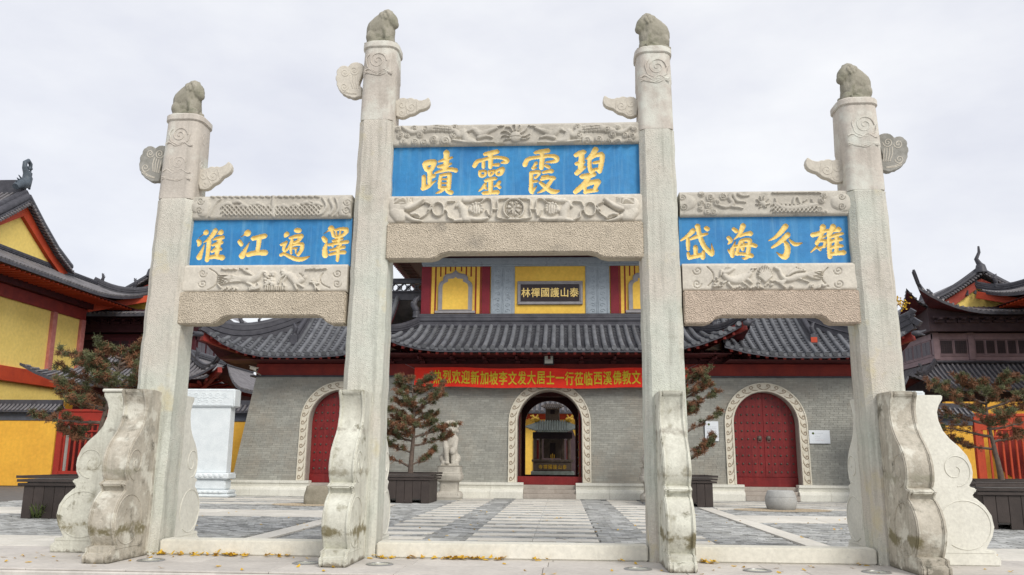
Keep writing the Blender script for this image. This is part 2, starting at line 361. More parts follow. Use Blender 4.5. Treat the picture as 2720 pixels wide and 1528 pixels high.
# ---------------------------------------------------------------- relief painter: strokes of round dabs -> height field
def dabs(st):                                  # (x, y, r) polyline -> dense dabs
    out = []
    st = [tuple(p) if len(p) == 3 else (*p, st[0][2]) for p in st]
    if len(st) == 1: return [st[0]]
    if len(st) > 2:                            # smooth it
        q = [st[0]]
        for i in range(len(st) - 1):
            p0, p1, p2, p3 = st[max(i - 1, 0)], st[i], st[i + 1], st[min(i + 2, len(st) - 1)]
            for t in (.25, .5, .75, 1):
                q.append(tuple(.5 * (2 * b + (c - a) * t + (2 * a - 5 * b + 4 * c - d) * t * t + (-a + 3 * b - 3 * c + d) * t ** 3) for a, b, c, d in zip(p0, p1, p2, p3)))
        st = q
    for a, b in zip(st[:-1], st[1:]):
        l = math.hypot(b[0] - a[0], b[1] - a[1]); n = max(1, int(l / max(2.0, .22 * min(abs(a[2]), abs(b[2])) + .5)))
        for i in range(n + 1):
            t = i / n; out.append((a[0] + (b[0] - a[0]) * t, a[1] + (b[1] - a[1]) * t, max(1., a[2] + (b[2] - a[2]) * t)))
    return out
def spiral(cx, cy, r, turns=1.6, d=1, w=5, a0=0):
    n = int(14 * turns) + 2
    return [(cx + d * math.cos(a0 + 2 * math.pi * turns * i / n) * r * (1 - i / n * .92), cy + math.sin(a0 + 2 * math.pi * turns * i / n) * r * (1 - i / n * .92), w) for i in range(n + 1)]
def ring(cx, cy, rx, ry, w): return [(cx + rx * math.cos(a), cy + ry * math.sin(a), w) for a in np.linspace(0, 2 * math.pi, 22)]
def paint(reg, wpx, Y, X, Z, strokes, H=.03, mode='dome'):
    """height over the world grid X (nx), Z (nz); strokes in enlargement pixels of region reg"""
    rd = zr(reg, wpx); h = np.zeros((len(Z), len(X)))
    p0 = rd(0, 0, Y); p1 = rd(100, 0, Y); sc_ = (p1 - p0).length / 100
    dx = X[1] - X[0]; dz = Z[1] - Z[0]
    for st in strokes:
        hh = H
        if isinstance(st, tuple) and isinstance(st[0], list): st, hh = st
        for (x, y, r_) in dabs(st):
            p = rd(x, y, Y); r = r_ * sc_
            i0 = max(0, int((p.x - r - X[0]) / dx)); i1 = min(len(X), int((p.x + r - X[0]) / dx) + 2)
            j0 = max(0, int((p.z - r - Z[0]) / dz)); j1 = min(len(Z), int((p.z + r - Z[0]) / dz) + 2)
            if i0 >= i1 or j0 >= j1: continue
            d2 = (X[None, i0:i1] - p.x) ** 2 + (Z[j0:j1, None] - p.z) ** 2
            v = hh * np.sqrt(np.clip(1 - d2 / (r * r), 0, 1))
            sub = h[j0:j1, i0:i1]
            if hh > 0: np.maximum(sub, v, out=sub)
            else: np.minimum(sub, v, out=sub)
    return h
def field_mesh(name, X, Z, Yv, thick, mats, parent, mask=None, smooth=50, inset=0):
    """front sheet given by Yv[z,x]; closed to a slab 'thick' deep"""
    nz, nx = Yv.shape; o = org(parent)
    xx, zz = np.meshgrid(X, Z); V = np.stack([xx, Yv, zz], -1).reshape(-1, 3)
    idx = np.arange(nz * nx).reshape(nz, nx)
    F = np.stack([idx[:-1, :-1], idx[:-1, 1:], idx[1:, 1:], idx[1:, :-1]], -1)
    if mask is not None: F = F[mask]
    F = F.reshape(-1, 4)
    used = np.unique(F); re = -np.ones(nz * nx, int); re[used] = np.arange(len(used)); V = V[used]; F = re[F]
    vs = [tuple(v) for v in (V - np.array(o))]; fs = [tuple(int(i) for i in f) for f in F]
    if thick:
        Yb = float(Yv.max()) + thick; b = len(vs)
        rim = [idx[0, i] for i in range(nx)] + [idx[j, nx - 1] for j in range(1, nz)] + [idx[nz - 1, i] for i in range(nx - 2, -1, -1)] + [idx[j, 0] for j in range(nz - 2, 0, -1)]
        rim = [int(re[i]) for i in rim]
        for i in rim: vs.append((vs[i][0], Yb - o[1], vs[i][2]))
        n = len(rim)
        for k in range(n): fs.append((rim[k], b + k, b + (k + 1) % n, rim[(k + 1) % n]))
        fs.append(tuple(range(b, b + n)))
    me = bpy.data.meshes.new(name); me.from_pydata(vs, [], fs)
    for m in (mats if isinstance(mats, list) else [mats]): me.materials.append(m)
    me.polygons.foreach_set('use_smooth', [True] * len(me.polygons)); me.set_sharp_from_angle(angle=R(smooth))
    return link(name, me, parent)

# ---------------------------------------------------------------- the stone gateway
PC = -.855
gate = empty('stone_gateway', (PC, 14.45, 0), 'weathered stone memorial gateway with four pillars and blue name panels', 'gateway')
YF = 14.1; YB = 14.86; YM = 14.48
pill = [dict(x0=-7.44, x1=-6.76, t0=-7.34, t1=-6.68, zb=6.20, zc=6.55, zt=7.86), dict(x0=-3.79, x1=-3.09, t0=-3.67, t1=-3.05, zb=7.66, zc=8.55, zt=9.24),
        dict(x0=1.40, x1=2.10, t0=1.39, t1=2.00, zb=7.40, zc=8.30, zt=9.02), dict(x0=5.01, x1=5.70, t0=4.95, t1=5.60, zb=6.22, zc=7.02, zt=7.95)]
def sect(x0, x1, y0, y1, ch, n=1):
    # chamfered rectangle, counter-clockwise
    p = []
    for cx, cy, a0 in ((x0 + ch, y0 + ch, 180), (x1 - ch, y0 + ch, 270), (x1 - ch, y1 - ch, 0), (x0 + ch, y1 - ch, 90)):
        for k in range(n + 1):
            a = R(a0 + 90 * k / n); p.append((cx + math.cos(a) * ch, cy + math.sin(a) * ch))
    return p
def loft(mb, secs):
    n = len(secs[0][0]); vs = []
    for p, z in secs: vs += [(x, y, z) for x, y in p]
    fs = []
    for i in range(len(secs) - 1):
        for j in range(n): a = i * n + j; b = i * n + (j + 1) % n; fs.append((a, b, b + n, a + n))
    fs += [tuple(range(n))[::-1], tuple(range((len(secs) - 1) * n, len(secs) * n))]
    mb.add(vs, fs)
def lp(a, b, t): return a + (b - a) * t
random.seed(11)
PO = []
for i, P in enumerate(pill):
    def S(z, ch, n=1, grow=0, jit=.0):
        t = z / P['zt']; j = [random.uniform(-jit, jit) for _ in range(4)]
        return sect(lp(P['x0'], P['t0'], t) - grow + j[0], lp(P['x1'], P['t1'], t) + grow + j[1], lp(YF, YF + .05, t) - grow + j[2], lp(YB, YB - .05, t) + grow, ch, n)
    root = MB(); zs = np.arange(0, P['zb'] - .02, .22)
    loft(root, [(S(z, .10, 1, 0, .009), z) for z in zs] + [(S(P['zb'] - .02, .10, 1), P['zb'] - .02), (S(P['zb'], .11, 1, -.008), P['zb'])])
    po = root.build('pillar', m_gran, gate, smooth=28); PO.append(po)
    up = MB()
    loft(up, [(S(P['zb'] + .004, .12, 4, -.01), P['zb'] + .004), (S(P['zb'] + .03, .12, 4, -.005), P['zb'] + .03), (S(P['zc'], .14, 4, -.005), P['zc']), (S(P['zc'] + .02, .16, 4, .006), P['zc'] + .02), (S(P['zt'] - .15, .20, 4, .0), P['zt'] - .15)])
    up.build('pillar_top', m_gtop, po, smooth=30)
    bd = MB(); z0 = P['zt'] - .15
    loft(bd, [(S(z0, .22, 5, .012), z0), (S(z0 + .02, .22, 5, .03), z0 + .02), (S(z0 + .11, .22, 5, .03), z0 + .11), (S(z0 + .14, .22, 5, .0), z0 + .14)])
    bd.build('top_band', m_gtop, po, smooth=30)
    # carved clouds on the top part
    cv = MB(); cxm = (lp(P['x0'], P['t0'], .9) + lp(P['x1'], P['t1'], .9)) / 2; hh = P['zt'] - .15 - P['zc']
    yf = YF + .042
    rows = [(.0, .75, .15), (.02, .28, .13)] if hh > .8 else [(-.02 if i == 1 else .04, .5, .17)]
    for dx, fz, rr in rows:
        zc = P['zc'] + hh * fz
        for rad_, turns in ((rr, 1.8),):
            pts = [(cxm + dx + math.cos(a) * rad_ * (1 - a / 12.5), yf, zc + math.sin(a) * rad_ * (1 - a / 12.5)) for a in np.linspace(0, 11, 40)]
            cv.tube(pts, .011, 5)
        pts = [(cxm - .26 + .52 * t, yf, zc - rr - .03 + .035 * math.sin(t * 12)) for t in np.linspace(0, 1, 24)]; cv.tube(pts, .012, 5)
        pts = [(cxm + dx + math.cos(a) * (rr + .04 + .008 * math.sin(a * 7)), yf, zc + math.sin(a) * (rr + .04 + .008 * math.sin(a * 7))) for a in np.linspace(2.4, 6.3, 30)]; cv.tube(pts, .010, 5)
        side = lp(P['x1'], P['t1'], .9) if i < 2 else lp(P['x0'], P['t0'], .9)
        pts = [(side, YF + .33 + math.cos(a) * .12 * (1 - a / 12), zc + math.sin(a) * rr * (1 - a / 12)) for a in np.linspace(0, 10, 34)]; cv.tube(pts, .011, 5)
    for s_ in range(3):
        zz = P['zc'] + .01 + s_ * .012; cv.tube([(cxm - .27 + .54 * t, yf, zz + .03 * math.sin(t * 9 + s_)) for t in np.linspace(0, 1, 20)], .008, 5)
    cv.build('cloud_carving', m_gtop, po, smooth=60)

# lions on the pillar tops: one body each, shaped from joined lumps
def remeshed(name, mb, vox, m, smooth_it=2):
    me = mb.mesh(name + '_src', m); o = bpy.data.objects.new('tmp', me); col.objects.link(o)
    r = o.modifiers.new('r', 'REMESH'); r.mode = 'VOXEL'; r.voxel_size = vox
    s_ = o.modifiers.new('s', 'SMOOTH'); s_.factor = .5; s_.iterations = smooth_it
    dg = bpy.context.evaluated_depsgraph_get(); out = bpy.data.meshes.new_from_object(o.evaluated_get(dg)); out.name = name
    bpy.data.objects.remove(o); bpy.data.meshes.remove(me)
    out.materials.clear(); out.materials.append(m); out.polygons.foreach_set('use_smooth', [True] * len(out.polygons))
    return out
def seg(mb, a, b, r0, r1, n=6):
    for i in range(n + 1):
        t = i / n; r = lp(r0, r1, t); mb.ball([lp(a[k], b[k], t) for k in range(3)], r, 2)
def finial_lion():
    b = MB()
    b.box(-.27, .27, -.24, .24, 0, .05)
    seg(b, (-.14, 0, .17), (-.08, 0, .34), .19, .21); seg(b, (-.06, 0, .36), (.09, 0, .47), .21, .17)
    seg(b, (.06, 0, .44), (.16, 0, .25), .17, .14); seg(b, (-.12, 0, .16), (.12, 0, .20), .22, .17); seg(b, (-.12, 0, .30), (.06, 0, .36), .23, .21); seg(b, (-.22, 0, .10), (-.20, 0, .34), .12, .12)
    for s in (-1, 1):
        seg(b, (-.16, s * .14, .16), (-.06, s * .16, .07), .12, .06); seg(b, (-.06, s * .16, .07), (.06, s * .16, .055), .05, .045)
        seg(b, (.11, s * .11, .33), (.20, s * .12, .09), .085, .05); b.ball((.24, s * .12, .07), (.075, .05, .04))
    b.ball((.27, -.10, .04), .09)
    seg(b, (-.27, 0, .03), (-.30, 0, .25), .05, .05); seg(b, (-.30, 0, .25), (-.20, 0, .48), .05, .03)
    seg(b, (.12, 0, .50), (.23, 0, .43), .155, .13); b.ball((.30, 0, .36), (.09, .085, .07)); b.ball((.33, 0, .41), .045)
    for s in (-1, 1): b.ball((.22, s * .13, .50), (.035, .03, .05))
    rr = random.Random(5)
    for k in range(46):
        t = rr.uniform(-1.5, 1.5); u = rr.uniform(-.5, 1.1)
        b.ball((.12 - .11 * u + .02, math.sin(t) * .165, .50 + math.cos(t) * .115 - .12 * max(0, abs(t) - 1) * 1.3 - max(0, u) * .03), rr.uniform(.028, .04), 1)
    for k in range(3): seg(b, (-.02, -.2, .25 + k * .03), (.08, -.19, .31 + k * .03), .015, .012, 5)
    return remeshed('lion_body', b, .014, m_lion, 1)
lion_me = finial_lion()
for i, (P, sx, sc_) in enumerate(zip(pill, (1, 1, -1, -1), (1.08, 1.08, 1.10, 1.08))):
    cxm = (P['t0'] + P['t1']) / 2
    l = link('carved_lion', lion_me, PO[i], Vector((cxm + (-.03 if sx > 0 else .02), YM - .05, P['zt'] - .02)) - org(gate)); l.scale = (sx * sc_ * .84, sc_ * .86, sc_ * 1.08)
    l.rotation_euler = (0, 0, R(-20 * sx))

# cloud shaped stone boards let into the pillars
def cloud_board(name, reg, wpx, pts, spirals, Yc, parent, th=.13, m=m_carve2):
    rd = zr(reg, wpx); P_ = [rd(x, y, Yc) for x, y in pts]
    b = MB(); b.prism([(p.x, p.z) for p in P_], lambda x, z: (x, Yc - th / 2, z), lambda x, z: (x, Yc + th / 2, z))
    o = b.build(name, m, parent, bevel=.012, smooth=35)
    s_ = MB()
    for sp in spirals: s_.tube([tuple(rd(x, y, Yc - th / 2) + Vector((0, -.0, 0))) for x, y, _ in sp], .0085, 5)
    s_.build('scroll_carving', m, o, smooth=60); return o
zA = ((860, 0, 1180, 340), 1362)
fan = [(462, 790), (455, 755), (440, 738), (415, 728), (385, 720), (350, 722), (320, 732), (298, 752), (282, 772), (260, 760), (225, 757), (195, 768), (178, 788), (158, 805), (152, 835), (158, 862), (144, 880), (143, 915), (155, 940), (154, 975), (168, 1005), (180, 1035), (200, 1050), (215, 1075), (245, 1088), (270, 1105), (300, 1108), (325, 1122), (360, 1125), (395, 1112), (440, 1105), (440, 1000), (405, 985), (410, 940), (435, 880), (450, 840)]
fsp = [spiral(345, 800, 52, 1.8, 1), spiral(238, 820, 48, 1.6, 1), spiral(232, 980, 48, 1.6, 1)] + [[(300 + k * 28, 850 + k * 4, 1), (300 + k * 30, 920, 1), (330 + k * 22, 1000, 1)] for k in range(4)] + [[(210, 1020 + 18 * k, 1), (280, 1050 + 12 * k, 1), (370, 1058 + 8 * k, 1)] for k in range(2)]
wing = [(820, 1150), (850, 1140), (870, 1125), (920, 1120), (940, 1132), (960, 1128), (985, 1120), (1015, 1126), (1030, 1138), (1055, 1134), (1080, 1150), (1115, 1150), (1150, 1140), (1190, 1116), (1203, 1140), (1207, 1175), (1195, 1210), (1170, 1235), (1130, 1252), (1085, 1262), (1062, 1280), (1030, 1300), (1005, 1308), (975, 1312), (950, 1325), (915, 1342), (880, 1346), (850, 1338), (820, 1325)]
wsp = [spiral(885, 1185, 42, 1.2), spiral(990, 1210, 55, 1.4, -1), spiral(885, 1275, 40, 1.1), [(935, 1150, 1), (930, 1210, 1), (945, 1290, 1)], [(1050, 1150, 1), (1055, 1200, 1), (1050, 1260, 1)]]
fanO = cloud_board('cloud_board', *zA, fan, fsp, 14.45, PO[1]); wingO = cloud_board('cloud_board', *zA, wing, wsp, 14.45, PO[1])
def cb_copy(src, i, dx, dz, mirror=None, sc_=1., about=None, rot=0, m=None):
    c = link('cloud_board', src.data, PO[i]); ch = [k for k in src.children][0]
    if m: c.data = src.data.copy(); c.data.materials[0] = m
    k = link('scroll_carving', ch.data, c)
    # local coordinates: origin at the gateway's base; rotate/scale about the board's own root point
    a = Vector(about) - org(gate); S_ = Matrix.Diagonal((sc_ * (-1 if mirror else 1), 1, sc_, 1))
    c.matrix_local = Matrix.Translation(a + Vector((dx, 0, dz))) @ Matrix.Rotation(rot, 4, 'Y') @ S_ @ Matrix.Translation(-a)
aF = at(860 + 440 * .235, 1000 * .235, 14.45); aW = at(860 + 835 * .235, 1240 * .235, 14.45)
pW0 = at(370 + 712 * .228, 190 + 1290 * .228, 14.45); cb_copy(wingO, 0, pW0.x - aW.x, pW0.z - aW.z, about=aW, sc_=1.05, rot=R(-16))
pF0 = at(370 + 262 * .228, 190 + 1200 * .228, 14.45); cb_copy(fanO, 0, pF0.x - aF.x + .03, pF0.z - aF.z + .02, about=aF, sc_=1.0, rot=R(14), m=m_cdark)
pW2 = at(1580 + 465 * .2349, 1220 * .2349, 14.45); cb_copy(wingO, 2, pW2.x - aW.x, pW2.z - aW.z - .02, mirror=1, about=aW, sc_=1.0, rot=R(4))
pW3 = at(2120 + 460 * .2558, 150 + 1215 * .2558, 14.45); cb_copy(wingO, 3, pW3.x - aW.x, pW3.z - aW.z, mirror=1, about=aW, sc_=1.08, rot=R(6))
pF3 = at(2120 + 890 * .2558, 150 + 1090 * .2558, 14.45); cb_copy(fanO, 3, pF3.x - aF.x - .09, pF3.z - aF.z, mirror=1, about=aF, sc_=1.0, m=m_cdark)

# drum stones
prof = [(0, 0), (1.26, 0), (1.27, .13), (1.20, .155), (1.21, .235), (1.05, .25), (1.10, .33), (1.17, .45), (1.215, .60), (1.19, .78), (1.10, .93), (.98, 1.04), (.92, 1.07), (.945, 1.13), (1.0, 1.16), (.99, 1.2), (.88, 1.23), (.945, 1.33), (.965, 1.45), (.955, 1.57), (.90, 1.72), (.79, 1.86), (.65, 1.99), (.555, 2.12), (.50, 2.28), (.49, 2.42), (.525, 2.53), (.59, 2.63), (.60, 2.70), (0, 2.70)]
def drum_stone(c, dirv, m, th=.42, sc_=1., hood=False, name='drum_stone'):
    dv = Vector(dirv); sv = Vector((-dv.y, dv.x, 0))
    f = lambda s_: (lambda d, z: tuple(Vector(c) + dv * (d * sc_) + sv * s_ + Vector((0, 0, z * (1 + (sc_ - 1) * .3)))))
    b = MB()
    if hood:
        b.prism([(max(0, d - .03) if z < 2.6 else max(0, d - .05), min(z, 2.62)) for d, z in prof], f(-th / 2 + .05), f(th / 2 - .05))
        o0 = b.build('sunk_face', m, gate, bevel=.012, seg=2, smooth=32)
        b = MB(); b.prism(prof, f(-th / 2), f(-th / 2 + .055)); b.prism(prof, f(th / 2 - .055), f(th / 2))
        hp_ = [(0, 2.60), (.50, 2.60), (.575, 2.635), (.60, 2.70), (0, 2.72)]; b.prism(hp_, f(-th / 2 + .056), f(th / 2 - .056))
        bs = [(.9, 0), (1.26, 0), (1.27, .13), (1.20, .15), (.9, .15)]; b.prism(bs, f(-th / 2 + .056), f(th / 2 - .056))
        rl_ = [(.8, 1.09), (.955, 1.13), (1.0, 1.16), (.98, 1.205), (.8, 1.21)]; b.prism(rl_, f(-th / 2 + .056), f(th / 2 - .056))
    else: b.prism(prof, f(-th / 2), f(th / 2))
    rr = random.Random(int(abs(c[0]) * 10))
    o = b.build(name, m, gate, bevel=.016, seg=2, smooth=32)
    t = MB()
    for s_ in (-th / 2, th / 2):
        g_ = f(s_ + .003 * (1 if s_ > 0 else -1))
        t.tube([g_(.76 + .40 * math.cos(a), .63 + .38 * math.sin(a)) for a in np.linspace(-2.2, 3.6, 44)], .0085, 5)
        t.tube([g_(.68 + .25 * math.cos(a) * (1 - max(0, a + .5) / 9.5), 1.50 + .27 * math.sin(a) * (1 - max(0, a + .5) / 9.5)) for a in np.linspace(-1.5, 7.2, 54)], .0085, 5)
        t.tube([g_(.12, .1), g_(.12, 2.5)], .006, 4)
        t.tube([g_(.3, .20), g_(1.16, .20)], .006, 4)
    t.build('scroll_carving', m, o, smooth=60)
    return o
for i, P in enumerate(pill):
    cxm = (P['x0'] + P['x1']) / 2
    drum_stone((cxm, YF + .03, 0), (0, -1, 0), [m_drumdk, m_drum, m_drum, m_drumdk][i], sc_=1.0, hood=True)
    drum_stone((cxm, YB - .03, 0), (0, 1, 0), m_white)
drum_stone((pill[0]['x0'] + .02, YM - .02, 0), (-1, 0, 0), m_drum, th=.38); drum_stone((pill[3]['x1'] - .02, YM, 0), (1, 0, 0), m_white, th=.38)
MB().box(pill[0]['x0'] - .60, pill[0]['x0'] - .2, YM - .24, YM + .2, 2.702, 2.76).build('drum_cap', m_white, gate, bevel=.02)

# sills between the pillars
for x0, x1 in ((pill[0]['x1'] + .02, pill[1]['x0'] - .02), (pill[1]['x1'] + .02, pill[2]['x0'] - .02), (pill[2]['x1'] + .02, pill[3]['x0'] - .02)):
    MB().box(x0, x1, 14.2, 14.62, -.002, .245).build('sill', m_sill, gate, bevel=.022, seg=2, smooth=35)

# beams, carved and plain ------------------------------------------------
def relief_beam(name, reg, wpx, x0, x1, z0, z1, Y, strokes, m, H=.035, res=.0115, wav=.01, round_=.05, thick=.36, seed=1):
    X = np.arange(x0, x1 + res * .5, res); Z = np.arange(z0, z1 + res * .5, res)
    h = paint(reg, wpx, Y, X, Z, [s for s in strokes if not (isinstance(s, tuple) and s[1] < 0)], H * 1.35)
    g_ = paint(reg, wpx, Y, X, Z, [s for s in strokes if isinstance(s, tuple) and s[1] < 0], -.012) * 1.7
    xx, zz = np.meshgrid(X, Z); e = np.minimum(zz - z0, z1 - zz); er = np.clip(1 - e / round_, 0, 1) ** 2 * round_ * .7
    rs = np.random.RandomState(seed); n = rs.rand(len(Z) // 5 + 3, len(X) // 5 + 3) * wav
    n = n[(np.arange(len(Z)) // 5)[:, None], (np.arange(len(X)) // 5)[None, :]]
    k = 3; n = sum(np.roll(np.roll(n, i, 0), j, 1) for i in range(-k, k + 1) for j in range(-k, k + 1)) / (2 * k + 1) ** 2
    return field_mesh(name, X, Z, Y - h - g_ + er + n, thick, m, gate, smooth=70)
rnd = random.Random(9)
def cloudy(cs):
    o = []
    for x, y, r in cs:
        o += [[(x, y, r)], (spiral(x, y, r * .68, 1.5, rnd.choice([-1, 1]), max(4, r * .13), rnd.uniform(0, 6)), -.014)]
    return o
def mirror(st, mid):
    out = []
    for s in st:
        if isinstance(s, tuple): out.append(([(2 * mid - p[0], *p[1:]) for p in s[0]], s[1]))
        else: out.append([(2 * mid - p[0], *p[1:]) for p in s])
    return out
def scales(x0, x1, y0, y1, s, r=7):
    o = []; k = 0; y = y0
    while y < y1:
        x = x0 + (k % 2) * s / 2
        while x < x1:
            o.append([(x - s * .42, y + s * .25, r), (x, y - s * .18, r), (x + s * .42, y + s * .25, r)]); x += s
        y += s * .55; k += 1
    return o
zC = ((1040, 310, 1700, 690), 2513); zL = ((490, 500, 950, 880), 1752); zR = ((1800, 490, 2280, 880), 1781)
cl = cloudy([(90, 195, 40), (70, 130, 32), (120, 258, 40), (235, 120, 40), (235, 258, 38), (345, 130, 40), (335, 262, 42), (290, 185, 36), (430, 232, 44), (545, 250, 58), (640, 108, 40), (630, 190, 42), (160, 190, 30), (1900, 110, 36)])
dr = [[(110, 105, 16), (200, 160, 26), (300, 140, 30), (450, 115, 44), (600, 130, 36), (690, 190, 34), (730, 150, 28), (760, 230, 40), (830, 260, 34)],
      [(780, 150, 14), (830, 130, 26), (900, 180, 36), (980, 150, 26), (1070, 120, 12)], [(880, 215, 22), (960, 200, 18), (1020, 215, 10)], [(1000, 155, 7), (1060, 110, 6), (1140, 95, 4)],
      [(620, 240, 12), (760, 262, 16), (900, 268, 14), (1040, 262, 9)], [(820, 120, 9), (760, 160, 7), (740, 200, 5)], ([(420, 100, 5), (600, 120, 5)], -.012), ([(430, 130, 5), (600, 145, 5)], -.012)]
dr += [([(p + 6, 105 + 30 * (q % 2), 4), (p, 135 + 30 * (q % 2), 4)], -.012) for q, p in enumerate(range(420, 600, 22))]
pearl = [[(1255, 205, 60)], ([(1195, 205, 4), (1315, 205, 4)], -.01)] + [[(1255 + math.cos(a) * 62, 200 - math.sin(a) * 60, 10), (1255 + math.cos(a) * 110, 190 - math.sin(a) * 90, 7), (1255 + math.cos(a + .2) * 150, 185 - math.sin(a + .2) * 100, 3)] for a in (-.5, -.1, .5, 1.1, 1.57, 2.1, 2.7, 3.2, 3.6)]
relief_beam('carved_beam', *zC, -3.10, 1.42, 7.18, 7.585, 14.24, cl[:-2] + dr + mirror(cl[:-2] + dr, 1262) + pearl, m_carve, H=.04, seed=1)
hd = [[(60, 900, 85), (140, 880, 70)], [(90, 1000, 75), (40, 960, 60)], [(150, 930, 30), (230, 900, 26), (320, 840, 18)], [(160, 1010, 30), (230, 1050, 22), (300, 1060, 14)], [(190, 1000, 16), (240, 985, 14), (280, 1005, 8)],
      ([(140, 960, 12), (200, 955, 10), (330, 880, 7)], -.03), ([(150, 970, 12), (220, 1020, 8), (300, 1040, 6)], -.03)]
hd += [[(180 + k * 28, 915 - k * 12, 7)] for k in range(5)] + [[(20 + k * 22, 930 + (k % 2) * 8, 12)] for k in range(4)] + [([(30, 830 + 14 * k, 4), (130, 835 + 14 * k, 4), (210, 820 + 10 * k, 3)], -.012) for k in range(5)]
rg = [ring(475, 940, 58, 68, 9), [(340, 870, 8), (400, 900, 8), (370, 950, 8), (410, 930, 8), (360, 990, 8), (300, 1030, 8)], [(530, 930, 9), (560, 870, 9), (590, 865, 9), (640, 860, 8)], [(530, 940, 9), (570, 970, 9), (575, 1020, 9), (640, 1050, 8)]]
ln = [[(700, 900, 36), (735, 960, 44), (740, 1030, 40), (780, 1050, 34)], [(740, 850, 30), (800, 850, 28), (860, 835, 22), (930, 835, 14)], [(690, 870, 20), (660, 910, 17)], [(760, 1030, 26), (880, 1045, 24), (970, 1030, 16)], [(700, 1050, 26), (640, 1060, 16)],
      [(860, 940, 62)], [(800, 945, 30)]] + [[(860 + 58 * math.cos(a), 930 + 50 * math.sin(a), 17)] for a in np.linspace(0, 6.28, 12)[:-1]] + [([(820 + 25 * k, 900, 4), (825 + 25 * k, 980, 4)], -.012) for k in range(4)]
rb = [[(900, 880, 9), (960, 835, 9), (1010, 850, 9), (1020, 930, 9), (1045, 945, 9), (1080, 930, 9), (1075, 850, 9), (1150, 835, 9), (1230, 828, 9)], [(960, 950, 9), (1000, 1010, 9), (1020, 940, 9)], [(1080, 940, 9), (1070, 1020, 9), (1150, 1040, 9), (1235, 1045, 9)]]
bl = [[(1237, 935, 84)], ring(1237, 935, 104, 100, 10)] + [([(1237, 935, 5), (1237 + 76 * math.cos(a), 935 + 76 * math.sin(a), 5)], -.03) for a in np.linspace(0, 6.28, 9)[:-1]] + [(ring(1237 + 45 * math.cos(a), 935 + 45 * math.sin(a), 28, 28, 4), -.022) for a in np.linspace(0.4, 6.68, 7)[:-1]]
relief_beam('carved_beam', *zC, -3.10, 1.42, 5.70, 6.215, 14.20, hd + rg + ln + rb + mirror(hd + rg + ln + rb, 1240) + bl, m_carve2, H=.05, seed=2)
sp_ = lambda x, y, r, d=1: ([*spiral(x, y, r, 1.6, d, 5)], -.014)
lt = [[(120, 190, 60), (200, 150, 60), (190, 240, 55)], [(1690, 190, 60), (1600, 150, 60), (1610, 240, 55)], sp_(165, 140, 40), sp_(155, 228, 38), sp_(1650, 150, 40, -1), sp_(1640, 228, 38, -1)]
lt += [[(250, 290, 9), (290 + 8 * k, 200 - 12 * k, 9), (330 + 14 * k, 120 - 2 * k, 7)] for k in range(4)] + scales(390, 1360, 190, 290, 46, 8)
lt += [[(x, y, 16), (x + 40, y - 14, 22), (x + 90, y + 6, 12)] for x, y in ((400, 170), (500, 150), (560, 190), (700, 170), (960, 190), (1080, 180), (1190, 160), (1300, 170))]
lt += [[(905, 90, 12), (900, 150, 24), (905, 220, 22), (905, 290, 18)], [(1200, 170, 12), (1260, 140, 10), (1330, 160, 8)]] + [[(x, 78, 14), (x + 34, 88, 14)] for x in range(270, 1340, 62)]
lt += [[(1400, 100, 14), (1440, 180, 16), (1400, 250, 16), (1360, 270, 12)], [(1470, 110, 18), (1510, 200, 20), (1470, 270, 14)], [(1530, 100, 12), (1560, 200, 12), (1520, 280, 12)]]
relief_beam('carved_beam', *zL, -6.78, -3.78, 5.83, 6.265, 14.24, lt, m_carve, H=.032, seed=3)
def bird(ax, ay, s=1): return []
ll = [(spiral(180, 862, 44, 1.5, 1, 5), -.014), (spiral(178, 965, 44, 1.5, -1, 5), -.014), (spiral(1545, 862, 44, 1.5, -1, 5), -.014), (spiral(1540, 965, 44, 1.5, 1, 5), -.014),
      ([(250, 815, 6), (320, 860, 6), (332, 920, 6), (300, 990, 6), (230, 1030, 6)], -.018), ([(1400, 860, 6), (1370, 910, 6), (1390, 970, 6), (1470, 1010, 6)], -.018)]
ll += [[(560, 915, 34), (650, 925, 42), (730, 910, 34), (780, 860, 22), (815, 850, 14), (840, 865, 5)], [(640, 960, 16), (700, 995, 12), (650, 1010, 7)]] + [[(570, 905 + 8 * k, 9), (450, 885 + 14 * k, 8), (345, 880 + 20 * k, 5)] for k in range(6)] + [[(690, 880, 10), (640 - 10 * k, 840 - 2 * k, 9), (560 + 20 * k, 812, 5)] for k in range(5)] + [[(740, 960, 9), (760, 990 + 8 * k, 9), (660, 1015 + 7 * k, 5)] for k in range(4)]
ll += [[(840 + rnd.uniform(-25, 70), rnd.uniform(860, 1000), rnd.uniform(10, 20))] for _ in range(34)] + [[(820 + 22 * k, 1035, 7), (825 + 22 * k, 990, 7)] for k in range(10)]
ll += [[(1000, 865, 20), (1060, 880, 32), (1110, 930, 36), (1130, 960, 26), (1190, 930, 30), (1225, 900, 14)], [(990, 840, 20), (1020, 850, 14)], [(1020, 880, 12), (975, 910, 11), (955, 960, 9)], [(1030, 900, 11), (1000, 950, 10), (1010, 985, 8)], [(1120, 980, 16), (1140, 1025, 10)], [(1150, 970, 14), (1200, 1000, 11)]] + [([(1160 + 18 * k, 860 + 10 * k, 4), (1190 + 10 * k, 900 + 12 * k, 4)], -.012) for k in range(4)]
